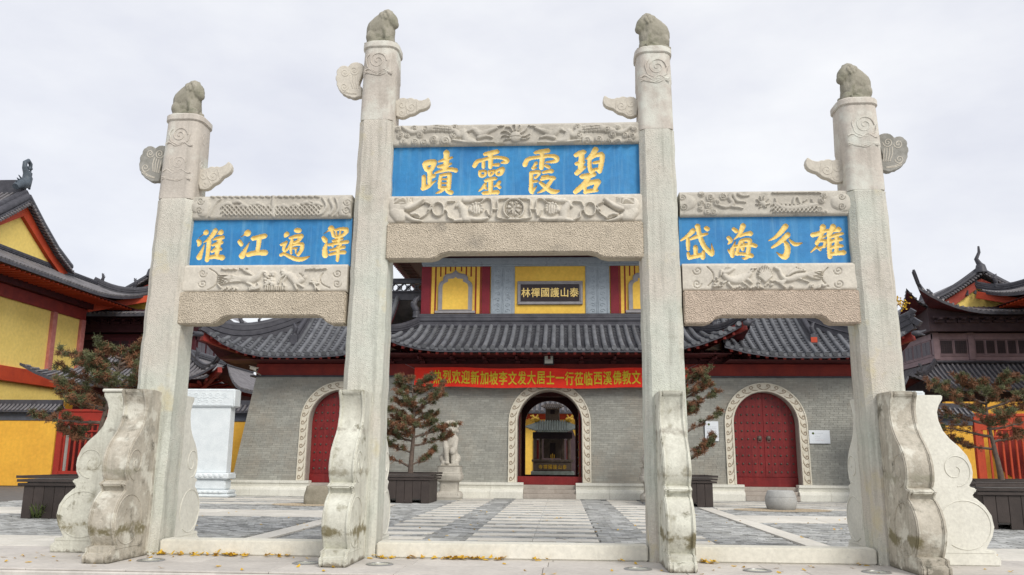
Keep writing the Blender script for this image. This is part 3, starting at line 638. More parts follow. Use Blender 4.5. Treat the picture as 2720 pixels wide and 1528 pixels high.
ll += [[(1270 + rnd.uniform(0, 90), rnd.uniform(930, 975), rnd.uniform(9, 16))] for _ in range(16)] + [[(1320, 960, 9), (1330, 1030, 8)], [(1300, 960, 7), (1360, 1035, 6)]] + [[(380 + 30 * k, 815 + 8 * (k % 2), 8), (410 + 30 * k, 825, 7)] for k in range(5)] + [[(1230 + 50 * k, 825 - 5 * (k % 2), 8), (1290 + 50 * k, 815, 7)] for k in range(4)] + [[(400 + 18 * k, 1030 - (k % 3) * 12, 9)] for k in range(8)] + [[(340 + 10 * k, 970 + 12 * k, 10)] for k in range(4)]
relief_beam('carved_beam', *zL, -6.78, -3.78, 4.47, 4.97, 14.2, ll, m_carve2, H=.04, seed=4)
rt = [[(60, 180, 90), (110, 180, 70)], [(1640, 180, 90), (1580, 180, 70)], sp_(45, 132, 36, -1), sp_(60, 228, 36, -1), sp_(1612, 125, 36), sp_(1612, 222, 36)]
rt += cloudy([(320, 132, 46), (450, 122, 40), (235, 92, 36), (385, 182, 36), (300, 210, 36), (355, 275, 40), (230, 185, 34), (225, 240, 30), (290, 272, 32), (1420, 160, 36), (1440, 110, 34), (1400, 250, 34), (1450, 280, 28)])
rt += [[(395, 205, 10), (470, 225, 18), (540, 190, 24), (510, 130, 24), (540, 95, 20), (580, 160, 18), (640, 170, 14), (670, 180, 6)], [(530, 220, 14), (600, 228, 14), (640, 240, 8)], [(600, 95, 18), (640, 115, 14), (700, 110, 10)]] + [[(838, 190, 34)]] + [[(838 + math.cos(a) * 38, 190 + math.sin(a) * 38, 8), (838 + math.cos(a) * 70, 175 + math.sin(a) * 62, 4)] for a in (.3, 1.0, 2.1, 2.8, 3.6, 4.3, 4.9, 5.7)]
rt += scales(940, 1380, 200, 280, 40, 8) + [[(960, 190, 14), (1010, 220, 20), (1100, 235, 28), (1250, 220, 26), (1360, 200, 20)], [(1140, 190, 14), (1150, 140, 16), (1180, 130, 12), (1200, 180, 14)]] + [[(930 + 44 * k, 82, 8), (965 + 44 * k, 86, 8)] for k in range(11)] + [[(960, 140, 9), (965, 170, 10)], [(1240, 170, 9), (1270, 150, 8)], [(1320, 150, 8), (1330, 180, 8)]]
relief_beam('carved_beam', *zR, 2.08, 5.02, 5.80, 6.25, 14.24, rt, m_carve, H=.034, seed=5)
rl = [(spiral(195, 850, 46, 1.5, -1, 5), -.014), (spiral(190, 980, 48, 1.5, 1, 5), -.014), (spiral(1585, 848, 46, 1.5, -1, 5), -.014), (spiral(1595, 978, 48, 1.5, -1, 5), -.014), ([(290, 810, 6), (345, 870, 6), (350, 940, 6), (300, 1000, 6)], -.018), ([(1480, 820, 6), (1430, 880, 6), (1430, 940, 6), (1490, 1010, 6)], -.018)]
rl += [[(460, 900, 26), (520, 940, 34), (600, 940, 44), (680, 905, 34), (720, 880, 18)], [(455, 870, 26), (500, 860, 22), (550, 830, 18)], [(430, 850, 14), (420, 900, 10)], [(500, 980, 16), (530, 1015, 10)], [(690, 940, 18), (730, 975, 10)], [(470, 960, 12), (440, 980, 9)], [(640, 970, 10), (680, 1000, 8)], [(700, 870, 12), (740, 850, 10), (730, 830, 7), (775, 830, 5)]] + [[(480 + 16 * k, 820, 6), (470 + 16 * k, 850, 9)] for k in range(5)]
rl += [[(860, 960, 12), (860 + 60 * math.cos(a), 900 + 70 * math.sin(a), 10), (860 + 75 * math.cos(a), 890 + 90 * math.sin(a), 5)] for a in np.linspace(3.0, 6.4, 11)] + [[(790 + rnd.uniform(0, 150), rnd.uniform(950, 1025), rnd.uniform(9, 15))] for _ in range(20)] + [[(350 + rnd.uniform(0, 100), rnd.uniform(920, 1010), rnd.uniform(9, 14))] for _ in range(16)]
rl += [[(960, 830, 10), (1000, 850, 18), (1020, 900, 20), (1080, 940, 28), (1180, 910, 34), (1280, 890, 20)], [(990, 830, 12), (950, 820, 7)], [(1190, 930, 10), (1290, 965, 8)]] + [[(1250, 890, 10), (1330, 870 + 14 * k, 9), (1425, 855 + 18 * k, 5)] for k in range(5)] + [[(1080, 900, 12), (1120 + 10 * k, 860, 10), (1170 + 22 * k, 812 + 10 * k, 6)] for k in range(5)] + [[(1060, 950, 12), (990 + 10 * k, 960 + 8 * k, 11), (940 + 30 * k, 950 + 18 * k, 6)] for k in range(5)]
rl += [[(1300 + rnd.uniform(0, 170), rnd.uniform(985, 1025), rnd.uniform(9, 14))] for _ in range(18)] + [[(560 + 26 * k, 1025 - (k % 3) * 8, 11)] for k in range(9)] + [[(1120, 1010, 18)]]
relief_beam('carved_beam', *zR, 2.08, 5.02, 4.46, 4.94, 14.2, rl, m_carve2, H=.04, seed=6)
# plain stepped lintels
def lintel(x0, x1, zt, zl, zs, a, b, c, d, m):
    P_ = [(x0, zt), (x0, zs), (a, zs), (lp(a, b, .35), lp(zs, zl, .25)), (lp(a, b, .6), lp(zs, zl, .75)), (b, zl), (c, zl), (lp(c, d, .4), lp(zl, zs, .25)), (lp(c, d, .65), lp(zl, zs, .75)), (d, zs), (x1, zs), (x1, zt)]
    B = MB(); B.prism(P_, lambda x, z: (x, 14.17, z), lambda x, z: (x, 14.47, z)); B.build('lintel', m, gate, bevel=.018, seg=2, smooth=35)
lintel(-3.10, 1.42, 5.695, 5.155, 5.045, -2.31, -2.0, .47, .82, m_gran2b)
lintel(-6.78, -3.78, 4.465, 4.04, 3.89, -6.16, -5.86, -4.28, -4.02, m_gran2b)
lintel(2.08, 5.02, 4.455, 4.02, 3.885, 2.45, 2.72, 4.35, 4.56, m_gran2)

# ---------------------------------------------------------------- blue panels with incised gilded calligraphy
G = {}
A = ((1040, 380, 1370, 530), 2576)
G['c'] = [(A, [  # ji
 [(700,430,58),(790,400,55),(880,395,55)], [(690,440,50),(720,530,48),(760,570,45)], [(890,400,52),(870,470,45),(830,540,45)], [(750,560,40),(850,525,38)], [(800,560,42),(795,660,48),(790,830,38)], [(800,700,48),(890,680,38)],
 [(670,700,42),(672,830,42),(670,930,48)], [(650,945,42),(750,905,42),(850,830,26),(925,775,8)], [(1140,205,62),(1140,330,52),(1130,460,56),(1090,560,38)], [(980,385,18),(1100,350,34),(1255,300,20)], [(965,490,22),(1080,480,45),(1235,430,20)], [(910,620,20),(1050,575,34),(1200,545,40),(1330,568,45)],
 [(1020,680,28),(1000,800,34),(1000,925,34)], [(1205,655,44),(1195,800,44),(1185,930,44)], [(1020,672,28),(1110,655,30),(1205,645,34)], [(1030,755,17),(1160,748,17)], [(1030,838,17),(1160,830,17)], [(1000,928,30),(1170,930,36)], [(1080,955,34),(1010,1010,28),(920,1042,12)], [(1120,960,20),(1180,1010,42),(1240,1028,44)]]),
 (A, [[(1940,230,36),(2050,210,46),(2190,180,46)], [(2055,240,48),(2055,380,46),(2050,500,38)], [(1720,475,44),(1780,385,42),(1900,350,34),(2050,305,38)], [(2050,305,36),(2200,298,30),(2350,325,38),(2395,380,46),(2280,410,20)], [(1905,400,34),(1905,500,34)], [(2120,455,28),(2215,450,34)],
 [(1825,590,26),(1845,680,32),(1935,670,28),(1948,585,26),(1825,590,24)], [(2025,585,26),(2040,670,28),(2110,625,24),(2130,570,22),(2030,590,22)], [(2190,570,26),(2300,540,44),(2270,640,34),(2190,650,30),(2175,585,20)],
 [(1955,782,34),(2060,750,40),(2160,735,34)], [(2060,780,44),(2055,900,44),(2055,1010,40)], [(1945,850,32),(1890,930,30),(1810,995,12)], [(1930,895,24),(1960,940,30)], [(2240,810,34),(2190,870,30),(2125,900,12)], [(2190,880,24),(2245,922,34)], [(1905,1040,34),(2050,1030,38),(2195,1020,44)]])]
B_ = ((1370, 380, 1700, 530), 2576)
G['c'] += [(B_, [[(400,200,30),(520,180,44),(670,160,46)], [(550,230,44),(545,380,50),(530,520,44)], [(190,450,48),(240,350,44),(350,310,34),(540,290,38)], [(550,288,38),(700,265,34),(830,290,44),(858,350,44),(780,385,34),(630,400,16)], [(425,415,36),(370,480,18)], [(355,520,34),(425,510,18)], [(620,470,34),(690,500,34)],
 [(320,620,38),(320,780,38),(320,980,44),(345,1030,34)], [(320,620,34),(430,600,38),(495,610,34),(455,680,24),(410,715,30)], [(350,805,28),(440,790,26)], [(345,1010,32),(400,940,20),(430,890,8)], [(575,612,28),(660,590,34),(745,582,44)], [(545,700,24),(680,680,18)], [(535,755,30),(680,720,34),(790,730,44)], [(755,760,34),(690,850,40),(600,960,38),(450,1035,10)], [(510,820,34),(600,900,44),(720,990,50),(820,1012,44),(905,990,12)]]),
 (B_, [[(1250,250,44),(1340,210,54),(1425,188,44)], [(1370,230,52),(1360,380,58),(1350,530,56)], [(1260,430,38),(1400,400,38)], [(1268,625,50),(1340,560,50),(1440,500,24)], [(1652,138,60),(1590,230,44),(1500,315,24),(1450,330,8)], [(1530,345,38),(1530,480,40),(1560,590,44)], [(1530,335,34),(1650,260,38),(1780,232,48)], [(1800,258,48),(1782,400,48),(1740,588,44)], [(1620,412,28),(1740,392,34)], [(1570,600,38),(1650,550,34),(1760,550,34)],
 [(1370,695,48),(1500,680,54),(1625,650,44)], [(1510,715,52),(1420,850,54),(1300,960,54),(1240,1012,44)], [(1430,900,32),(1550,825,48),(1705,800,54)], [(1712,810,54),(1670,890,44),(1645,950,40)], [(1430,920,34),(1450,1010,34)], [(1440,1022,34),(1560,990,40),(1685,985,28)]])]
C_ = ((505, 580, 735, 715), 2465); D_ = ((725, 580, 945, 715), 2358)
G['l'] = [(C_, [[(460,400,76),(400,450,20),(330,495,9),(250,560,8)], [(230,640,48),(270,700,60),(222,800,10)], [(410,740,8),(330,940,44),(260,1110,76)], [(720,350,64),(620,500,60),(500,610,38),(380,690,12)], [(545,600,58),(530,800,58),(505,1000,50),(480,1190,58)], [(880,400,74),(820,435,24),(755,455,9)], [(650,610,20),(780,570,44),(940,545,50)], [(850,600,58),(800,760,66),(775,930,60),(750,1060,50)], [(645,765,34),(760,720,44),(900,690,44)], [(620,950,34),(740,880,54),(875,880,38)], [(500,1130,44),(700,1090,58),(920,1120,72)]]),
 (C_, [[(1638,420,86),(1545,470,22),(1455,525,8)], [(1400,655,54),(1455,740,60)], [(1690,680,8),(1580,880,44),(1480,1070,86)], [(1795,575,58),(1950,540,62),(2130,505,68)], [(1975,580,64),(1950,750,58),(1920,920,56)], [(1655,1035,66),(1850,985,66),(2140,980,78)]]),
 (D_, [[(665,345,66),(745,350,66)], [(395,450,70),(330,540,10)], [(490,560,38),(640,520,50),(820,500,56)], [(815,520,50),(720,640,44),(600,690,34)], [(545,600,38),(525,700,44),(450,820,32),(350,900,18)], [(515,780,36),(505,880,34),(520,1000,28)], [(540,770,36),(700,730,40),(830,740,50)], [(838,760,54),(815,900,50),(720,1035,48)], [(720,1040,36),(645,1000,12)], [(645,860,24),(655,990,18)], [(530,860,26),(690,845,26)], [(240,750,38),(340,710,44),(385,680,40)], [(360,720,44),(310,830,40),(330,930,40),(450,860,26)], [(225,1045,44),(320,1010,44),(450,1080,50),(620,1150,58),(780,1170,58),(920,1140,42),(1045,1080,8)]]),
 (D_, [[(1660,290,80),(1590,345,22),(1445,440,8)], [(1440,560,54),(1490,630,68)], [(1530,710,32),(1475,880,62),(1490,1050,78)], [(1685,370,44),(1725,500,48)], [(1770,335,32),(1950,300,44),(2090,325,62)], [(2092,380,58),(1985,480,48),(1780,535,38)], [(1795,360,20),(1815,480,24)], [(1925,350,22),(1900,470,24)], [(1715,640,34),(1860,610,36),(1975,580,34)], [(1890,520,44),(1865,680,44)], [(1590,760,38),(1800,710,44),(2120,672,48)], [(1695,775,34),(1700,810,20)], [(1930,740,40),(1870,800,28)], [(1625,910,32),(1850,860,44),(2025,820,44)], [(1625,1030,36),(1850,980,48),(2035,970,50)], [(1860,820,50),(1850,1000,52),(1835,1205,38)]])]
E_ = ((1795, 570, 2030, 710), 2429); F_ = ((2020, 570, 2270, 710), 2576)
G['r'] = [(E_, [[(478,440,70),(350,570,54),(145,712,22)], [(335,650,44),(335,800,50),(342,960,44)], [(420,672,34),(600,600,50),(860,530,30)], [(600,325,70),(640,500,60),(700,700,62),(800,900,66),(985,1075,74)], [(1030,1030,34),(1010,950,28),(975,800,6)], [(835,375,58),(865,395,66)], [(542,890,60),(548,1060,54)], [(338,1060,38),(370,1190,52)], [(375,1190,50),(560,1140,58),(760,1100,52)], [(765,1020,44),(745,1185,58)]]),
 (E_, [[(1590,400,48),(1655,450,60)], [(1450,640,58),(1510,720,54),(1430,820,8)], [(1635,725,8),(1590,870,34),(1545,1000,66),(1555,1135,52)], [(1450,980,28),(1500,1060,34)], [(1848,312,74),(1790,470,54),(1700,600,34),(1600,680,12)], [(1765,605,22),(1900,540,44),(2050,522,64)], [(1800,720,44),(1920,690,44),(2030,705,54)], [(1790,730,44),(1730,880,44),(1680,1040,48)], [(1600,880,38),(1800,862,42),(2050,830,54),(2195,862,56)], [(2042,720,54),(2010,880,54),(1985,1050,58)], [(1660,1082,44),(1850,1085,44),(2075,1130,62)], [(1990,1150,50),(1900,1210,32),(1815,1190,10)], [(1840,755,30),(1885,795,26)], [(1830,910,48),(1842,965,44)]]),
 (F_, [[(690,320,76),(560,480,64),(400,630,42),(228,712,12)], [(755,550,70),(620,680,64),(480,800,50),(320,902,28)], [(790,680,22),(880,775,44),(980,820,50),(1150,778,8)], [(675,755,40),(730,850,70),(742,1000,76),(680,1150,80),(560,1130,44),(445,1035,10)]]),
 (F_, [[(1435,560,62),(1600,520,58),(1760,450,48),(1900,440,38)], [(1712,340,78),(1680,500,58),(1630,650,50),(1545,790,50)], [(1550,880,38),(1385,1030,16)], [(1540,745,38),(1640,720,38),(1795,715,38)], [(1785,740,44),(1745,880,38)], [(1560,900,32),(1640,965,38)], [(1640,905,30),(1775,870,34)], [(1775,590,32),(1710,640,14)], [(1990,330,72),(1930,460,68),(1860,560,54)], [(1880,600,54),(1888,800,58),(1888,1000,58),(1900,1160,58)], [(2140,410,72),(2020,462,12)], [(1900,620,34),(2080,560,50),(2255,520,30)], [(2095,620,58),(2085,800,54),(2085,1060,54)], [(1905,760,38),(2050,700,44),(2215,680,44)], [(1920,920,34),(2100,860,48),(2245,860,34)], [(1920,1080,44),(2100,1062,54),(2275,1042,66)]])]
def panel(key, x0, x1, z0, z1, Y=14.33, res=.0075):
    X = np.arange(x0, x1 + res / 2, res); Z = np.arange(z0, z1 + res / 2, res)
    tot = np.zeros((len(Z), len(X))); owner = -np.ones((len(Z), len(X)), int)
    for gi, ((reg, wpx), st) in enumerate(G[key]):
        rr = random.Random(gi); S2 = []
        for s in st:
            d = dabs(s); ph = rr.uniform(0, 6)
            S2 += [[(x, y, r * (1 + .05 * math.sin(ph + k * .8) + .04 * math.sin(ph * 2 + k * 1.9)))] for k, (x, y, r) in enumerate(d)]
        h = paint(reg, wpx, Y, X, Z, S2, .034)
        owner[(h > tot) & (h > 0)] = gi; tot = np.maximum(tot, h)
    Yv = Y + tot
    cellown = np.max(np.stack([owner[:-1, :-1], owner[1:, :-1], owner[:-1, 1:], owner[1:, 1:]]), 0)
    inside = np.sum(np.stack([owner[:-1, :-1] >= 0, owner[1:, :-1] >= 0, owner[:-1, 1:] >= 0, owner[1:, 1:] >= 0]), 0) >= 2
    po = field_mesh('name_panel', X, Z, Yv, 0, m_blue, gate, mask=~inside, smooth=40)
    B = MB(); B.box(x0, x1, Y + .07, Y + .3, z0, z1); B.build('panel_core', m_gran, po)
    for gi in range(len(G[key])):
        field_mesh('character', X, Z, Yv, 0, m_gold, po, mask=inside & (cellown == gi), smooth=60)
panel('c', -3.12, 1.44, 6.19, 7.20); panel('l', -6.80, -3.76, 4.95, 5.85); panel('r', 2.06, 5.04, 4.92, 5.82)
# small incised columns of writing too worn to read stay as faint stains in the paint
# inset round rings in the platform
ring_spots = [((380, 1410), 'ring light set in the platform before the left end pillar'), ((770, 1417), 'ring light set in the platform left of the left middle pillar'), ((955, 1420), 'ring light set in the platform right of the left middle pillar'),
              ((1605, 1432), 'ring light set in the platform left of the right middle pillar'), ((1905, 1436), 'ring light set in the platform right of the right middle pillar'), ((2205, 1440), 'ring light set in the platform left of the right end pillar')]
rb_ = MB()
prof_r = [(.15, 0), (.155, .012), (.20, .012), (.215, 0)]
vs = []; fs = []
for r_, z_ in prof_r:
    for j in range(28): vs.append((r_ * math.cos(j * math.tau / 28), r_ * math.sin(j * math.tau / 28), z_))
for i in range(3):
    for j in range(28): a = i * 28 + j; b = i * 28 + (j + 1) % 28; fs.append((a, b, b + 28, a + 28))
rb_.add(vs, fs); ring_me = rb_.mesh('ring_light', m_metal, smooth=30)
gl_ = MB(); gl_.lathe((0, 0, 0), [(.148, -.002), (.148, .004)], 28); ring_gl = gl_.mesh('ring_glass', m_glass)
for (px, py), lb in ring_spots:
    r_ = ray(px * 1.0559, py * 1.0559); t = -EYE / r_[2]; e = empty('ring_light', (r_[0] * t, r_[1] * t, .002), lb, 'ground light', 'ring lights in the platform')
    link('rim', ring_me, e); link('glass', ring_gl, e)
# ---------------------------------------------------------------- roofs
def slope(parent, O, e, n, Lx, D, a, b, z0, H, flL, flR, wf, pitch, r, fine=False, mats=(m_tile2, m_ridge), dmax=None, s0=0., name='roof_slope', seg_l=.34, raft=None, eave_h=.12, conc=.3, pw=2.2):
    """eave from O along e (length Lx); rows climb along n for D metres; top edge spans a..b"""
    O = Vector(O); e = Vector(e).normalized(); n = Vector(n).normalized()
    def fl(s):
        v = 0
        if flL and s < wf: v += flL * ((wf - s) / wf) ** pw
        if flR and Lx - s < wf: v += flR * ((wf - (Lx - s)) / wf) ** pw
        return v
    def out(s):                               # corners also push outwards a little
        return -.35 * fl(s)
    def P(s, d, dz=0):
        t = d / D; f = fl(min(max(s, 0), Lx))
        return O + e * s + n * (d + out(s) * (1 - t)) + Vector((0, 0, z0 + H * ((1 - conc) * t + conc * t * t) + f * max(0, 1 - t) ** 1.5 + dz))
    def dm(s):
        if a > 0 and s < a: v = D * s / a
        elif b < Lx and s > b: v = D * (Lx - s) / (Lx - b)
        else: v = D
        return min(v, dmax(s)) if dmax else v
    # base sheet with a thin depth
    B = MB(); ns = max(4, int(Lx / .8)); nd = 7; vs = []
    for off in (-.03, -.03 - eave_h):
        for i in range(ns + 1):
            s = Lx * i / ns
            for j in range(nd + 1): vs.append(tuple(P(s, dm(s) * j / nd, off)))
    k = (ns + 1) * (nd + 1); fs = []
    for i in range(ns):
        for j in range(nd):
            q = i * (nd + 1) + j; fs.append((q, q + nd + 1, q + nd + 2, q + 1)); fs.append((q + k, q + 1 + k, q + nd + 2 + k, q + nd + 1 + k))
        q = i * (nd + 1); fs.append((q, q + k, q + nd + 1 + k, q + nd + 1))
    B.v = vs; B.f = fs; B.mi = [0] * len(fs)
    me = bpy.data.meshes.new(name); o_ = org(parent)
    me.from_pydata([(v[0] - o_[0], v[1] - o_[1], v[2] - o_[2]) for v in vs], [], fs); me.materials.append(mats[1]); me.materials.append(m_dred)
    for q in me.polygons:
        if min(q.vertices) >= k: q.material_index = 1
    base = link(name, me, parent)
    if fine == 'base': return P, dm, base
    rows = MB(); pans = MB(); N_ = int((Lx - 2 * s0) / pitch); st = s0 + ((Lx - 2 * s0) - N_ * pitch) / 2
    for i in range(N_ + 1):
        s = st + i * pitch; d1 = dm(s)
        if d1 > .25:
            m = max(2, int(d1 / seg_l)); pts = []; rad = []
            for j in range(m):
                q0 = -.07 if (j == 0 and fine) else d1 * j / m; pts += [P(s, q0, .055), P(s, d1 * (j + .95) / m, .06)]; rad += [r * 1.06, r * .93]
            if fine:
                T = MB(); T.tube(pts, rad, 10); T.build('cover_tile', mats[0], base, smooth=50)
            else: rows.tube([P(s, d1 * j / 5, .02) for j in range(6)], r, 5)
        if i < N_:
            sp = s + pitch / 2; d1 = dm(sp)
            if d1 > .15:
                hw = pitch / 2 - r * .55; m = max(1, int(d1 / .21)) if fine else 0
                for j in range(m):
                    da, db = d1 * j / m, d1 * (j + 1.12) / m; q = [-1, -.5, 0, .5, 1]; vs = []
                    for dd, lift in ((da - .01, .045), (db, -.01)):
                        for x in q: vs.append(tuple(P(sp + x * hw, dd, lift - .02 + .055 * x * x)))
                    for x in q: vs.append(tuple(P(sp + x * hw, da - .008, -.01 + .055 * x * x)))
                    pans.add(vs, [(u, u + 1, u + 6, u + 5) for u in range(4)], 0); pans.add(vs, [(u, u + 10, u + 11, u + 1) for u in range(4)], 1)  # front lips coloured dark to stand for the shaded gaps between tiles
                if fine:                       # drip tile: a hanging half disc
                    c0 = P(sp, -.015, .0); vs = []; hd_ = hw * .82
                    for dy in (0, .025):
                        for a_ in np.linspace(math.pi, 2 * math.pi, 9): vs.append(tuple(c0 + e * (hd_ * math.cos(a_)) + n * (dy - .03 * math.sin(a_) * 0) + Vector((0, 0, hd_ * 1.15 * math.sin(a_) + .035))))
                    pans.add(vs, [tuple(range(9)), tuple(range(17, 8, -1))] + [(u, u + 9, u + 10, u + 1) for u in range(8)])
        if raft and i < N_:
            c0 = P(s + pitch / 2, .12, -.03 - eave_h - raft * .6); c1 = P(s + pitch / 2, 1.3, -.03 - eave_h - raft * .6)
            RB = MB(); RB.obox(c0, c1, raft, raft); RB.build('rafter', m_bred, base)
    if not fine: tag(rows.build('tile_rows', mats[0], base, smooth=60), kind='stuff')
    elif pans.v:
        pm = pans.build('pan_tiles', [mats[0], m_ridge], base, smooth=40); tag(pm, kind='stuff')
    return P, dm, base
def ridge(parent, pts, w=.2, h=.35, m=m_ridge, name='roof_ridge', rolls=True):
    B = MB(); pts = [Vector(p) for p in pts]
    for a, b in zip(pts[:-1], pts[1:]):
        d = (b - a).normalized() * .02
        B.obox(a - d + Vector((0, 0, h / 2)), b + d + Vector((0, 0, h / 2)), w, h)
    if rolls:
        B.tube([p + Vector((0, 0, h)) for p in pts], w * .55, 8)
        for zz, rr in ((h * .35, .08), (h * .7, .05)):
            B.tube([p + Vector((0, 0, zz)) for p in pts], w / 2 + rr * .5, 8, flat=.35)
    return B.build(name, m, parent, smooth=50)
def beast(parent, c, s=1., face=1, m=m_ridge):
    B = MB(); c = Vector(c)
    B.lathe(tuple(c), [(.16 * s, 0), (.13 * s, .1 * s), (.15 * s, .22 * s), (.09 * s, .34 * s)], 8)
    B.tube([c + Vector((0, -.02, .3 * s)), c + Vector((face * .1 * s, -.1 * s, .5 * s)), c + Vector((face * .02 * s, -.05, .72 * s)), c + Vector((-face * .1 * s, 0, .86 * s))], [.14 * s, .12 * s, .09 * s, .03 * s], 8)
    B.ball(c + Vector((face * .12 * s, -.12 * s, .55 * s)), .10 * s, 1)
    for k in range(3): B.tube([c + Vector((face * (.1 - .1 * k) * s, 0, (.45 + .12 * k) * s)), c + Vector((face * (.24 - .08 * k) * s, 0, (.58 + .14 * k) * s))], [.04 * s, .012 * s], 5)
    return B.build('ridge_beast', m, parent, smooth=60)

# ---------------------------------------------------------------- temple gatehouse
AX = -.55; YW = 36.4
temple = empty('temple_gatehouse', (AX, 38, 0), 'grey brick temple gatehouse with three arched doors and black tiled roofs', 'temple')
arches = [(AX - 9.18, 1.39, 'l'), (AX, 1.41, 'c'), (AX + 9.18, 1.37, 'r')]
FW = .36; SPR = 3.18
SHEAR = lambda v: (v[0], v[1] + .05 * (v[2] - .6), v[2])
ol = [(-14.42, .0), (-13.64, 5.13), (2 * AX + 13.64, 5.13), (2 * AX + 14.42, .0)]
for cx, r, _ in reversed(arches):
    ol += [(cx + r, .0)] + [(cx + r * math.cos(a), SPR + r * math.sin(a)) for a in np.linspace(0, math.pi, 25)] + [(cx - r, .0)]
B = MB(); B.prism(ol, lambda x, z: (x, YW + .012, z), lambda x, z: (x, YW + .95, z))
wall = B.build('brick_wall', m_mort, temple)
def bricks():
    vs = []; fs = []; rn = []; rr = random.Random(2); z = .655; k_ = 0; bh = .092; bl = .36
    while z + bh < 5.13:
        zc = z + bh / 2; t = zc / 5.13; xl = lp(-14.42, -13.64, t); xr = 2 * AX - xl
        cuts = []
        for cx, r, _ in arches:
            R_ = r + FW; q = R_ if zc < SPR else (math.sqrt(R_ * R_ - (zc - SPR) ** 2) if zc - SPR < R_ else 0)
            if q > 0: cuts.append((cx - q, cx + q))
        x = xl - (k_ % 2) * bl / 2
        while x < xr:
            segs = [(max(x, xl) + .004, min(x + bl - .008, xr) - .002)]
            for c0, c1 in cuts:
                ns = []
                for s0, s1 in segs:
                    if s1 <= c0 or s0 >= c1: ns.append((s0, s1))
                    else:
                        if s0 < c0: ns.append((s0, c0))
                        if s1 > c1: ns.append((c1, s1))
                segs = ns
            for s0, s1 in segs:
                if s1 - s0 < .03: continue
                pr = rr.uniform(-.004, .005); i = len(vs); y0 = YW - pr; q = rr.random(); q = .03 * rr.random() if rr.random() < .03 else .3 + .6 * q
                for yy in (y0, YW + .02):
                    for X_, Z_ in ((s0, z), (s1, z), (s1, z + bh - .009), (s0, z + bh - .009)): vs.append(SHEAR((X_, yy, Z_)))
                fs += [(i, i + 1, i + 2, i + 3), (i, i + 4, i + 5, i + 1), (i + 1, i + 5, i + 6, i + 2), (i + 2, i + 6, i + 7, i + 3), (i + 3, i + 7, i + 4, i)]
                rn += [q] * 8
            x += bl
        z += bh; k_ += 1
    me = bpy.data.meshes.new('bricks'); o = org(temple)
    me.from_pydata([(a - o[0], b - o[1], c - o[2]) for a, b, c in vs], [], fs); me.materials.append(m_brick)
    a_ = me.attributes.new('rnd', 'FLOAT', 'POINT'); a_.data.foreach_set('value', rn)
    tag(link('bricks', me, wall), kind='stuff')
bricks()
# arch frames with running wave scroll
def arch_pt(cx, r0, s, dr):                    # s = length along the centre line of the frame from the left foot
    R_ = r0 + FW / 2; H_ = SPR - .655; A_ = math.pi * R_
    if s < H_: return (cx - R_ - dr, .655 + s)
    if s < H_ + A_: a = math.pi - (s - H_) / R_; return (cx + (R_ + dr) * math.cos(a), SPR + (R_ + dr) * math.sin(a))
    return (cx + R_ + dr, SPR - (s - H_ - A_))
for cx, r, key in arches:
    def frame(r0, r1, y0, y1, m, nm, par, bev=0):
        o = [(cx - r1, .655)] + [(cx + r1 * math.cos(a), SPR + r1 * math.sin(a)) for a in np.linspace(math.pi, 0, 33)] + [(cx + r1, .655)]
        o += [(cx + r0, .655)] + [(cx + r0 * math.cos(a), SPR + r0 * math.sin(a)) for a in np.linspace(0, math.pi, 33)] + [(cx - r0, .655)]
        B = MB(); B.prism(o, lambda x, z: (x, y0, z), lambda x, z: (x, y1, z)); return B.build(nm, m, par, bevel=bev)
    fr = frame(r - .004, r + FW, YW - .045, YW + .01, m_arch, 'arch_frame', temple)
    frame(r - .004, r + .055, YW - .075, YW - .046, m_arch, 'inner_moulding', fr); frame(r + FW - .05, r + FW, YW - .075, YW - .046, m_arch, 'outer_moulding', fr)
    frame(r - .03, r - .006, YW - .02, YW + .93, m_wear, 'arch_lining', temple)
    Ltot = 2 * (SPR - .655) + math.pi * (r + FW / 2); nW = 30; ww = MB()
    for k in range(nW):
        s0 = (k + .5) * Ltot / nW; sg = 1 if s0 < Ltot / 2 else -1
        path = [(-.21, -.115, .016), (-.10, -.105, .018), (.0, -.06, .02), (.075, .01, .022), (.10, .07, .022), (.06, .115, .022), (-.01, .11, .022), (-.045, .06, .022), (-.02, .02, .022), (.02, .04, .018)]
        pts = []; rad = []
        for ds, dr, rr_ in path:
            x, z = arch_pt(cx, r, min(max(s0 + ds * sg * -1, 0), Ltot), dr); pts.append((x, YW - .05, z)); rad.append(rr_)
        ww.tube(pts, rad, 6, flat=1, up=(0, 1, 0))
    ww.build('wave_scroll', m_archg, fr, smooth=60)
SHEAR = None
# plinth of pale stone in lengths, open at the doorways
gaps = [(cx - 1.1, cx + 1.1) for cx, _, _ in arches]
pl_x = [(-14.6, gaps[0][0]), (gaps[0][1], gaps[1][0]), (gaps[1][1], gaps[2][0]), (gaps[2][1], 2 * AX + 14.6)]
pprof = [(35.95, 0), (35.95, .26), (35.99, .34), (36.08, .385), (36.12, .39), (36.12, .40), (36.10, .51), (36.05, .545), (36.05, .65), (36.5, .65), (36.5, 0)]
for x0, x1 in pl_x:
    n = max(2, round((x1 - x0) / 1.5)); wd = (x1 - x0) / n
    for i in range(n):
        xa, xb = x0 + i * wd, x0 + (i + 1) * wd
        def f(xe, end):
            def g_(y, z):
                k = 0
                if end: k = (.0 if z > .5 else (.0 if z > .39 else (.0)))
                return (xe, y, z)
            return g_
        B = MB(); B.prism(pprof, f(xa + .003, 0), f(xb - .003, 0)); B.build('plinth_block', m_white, temple, bevel=.006)
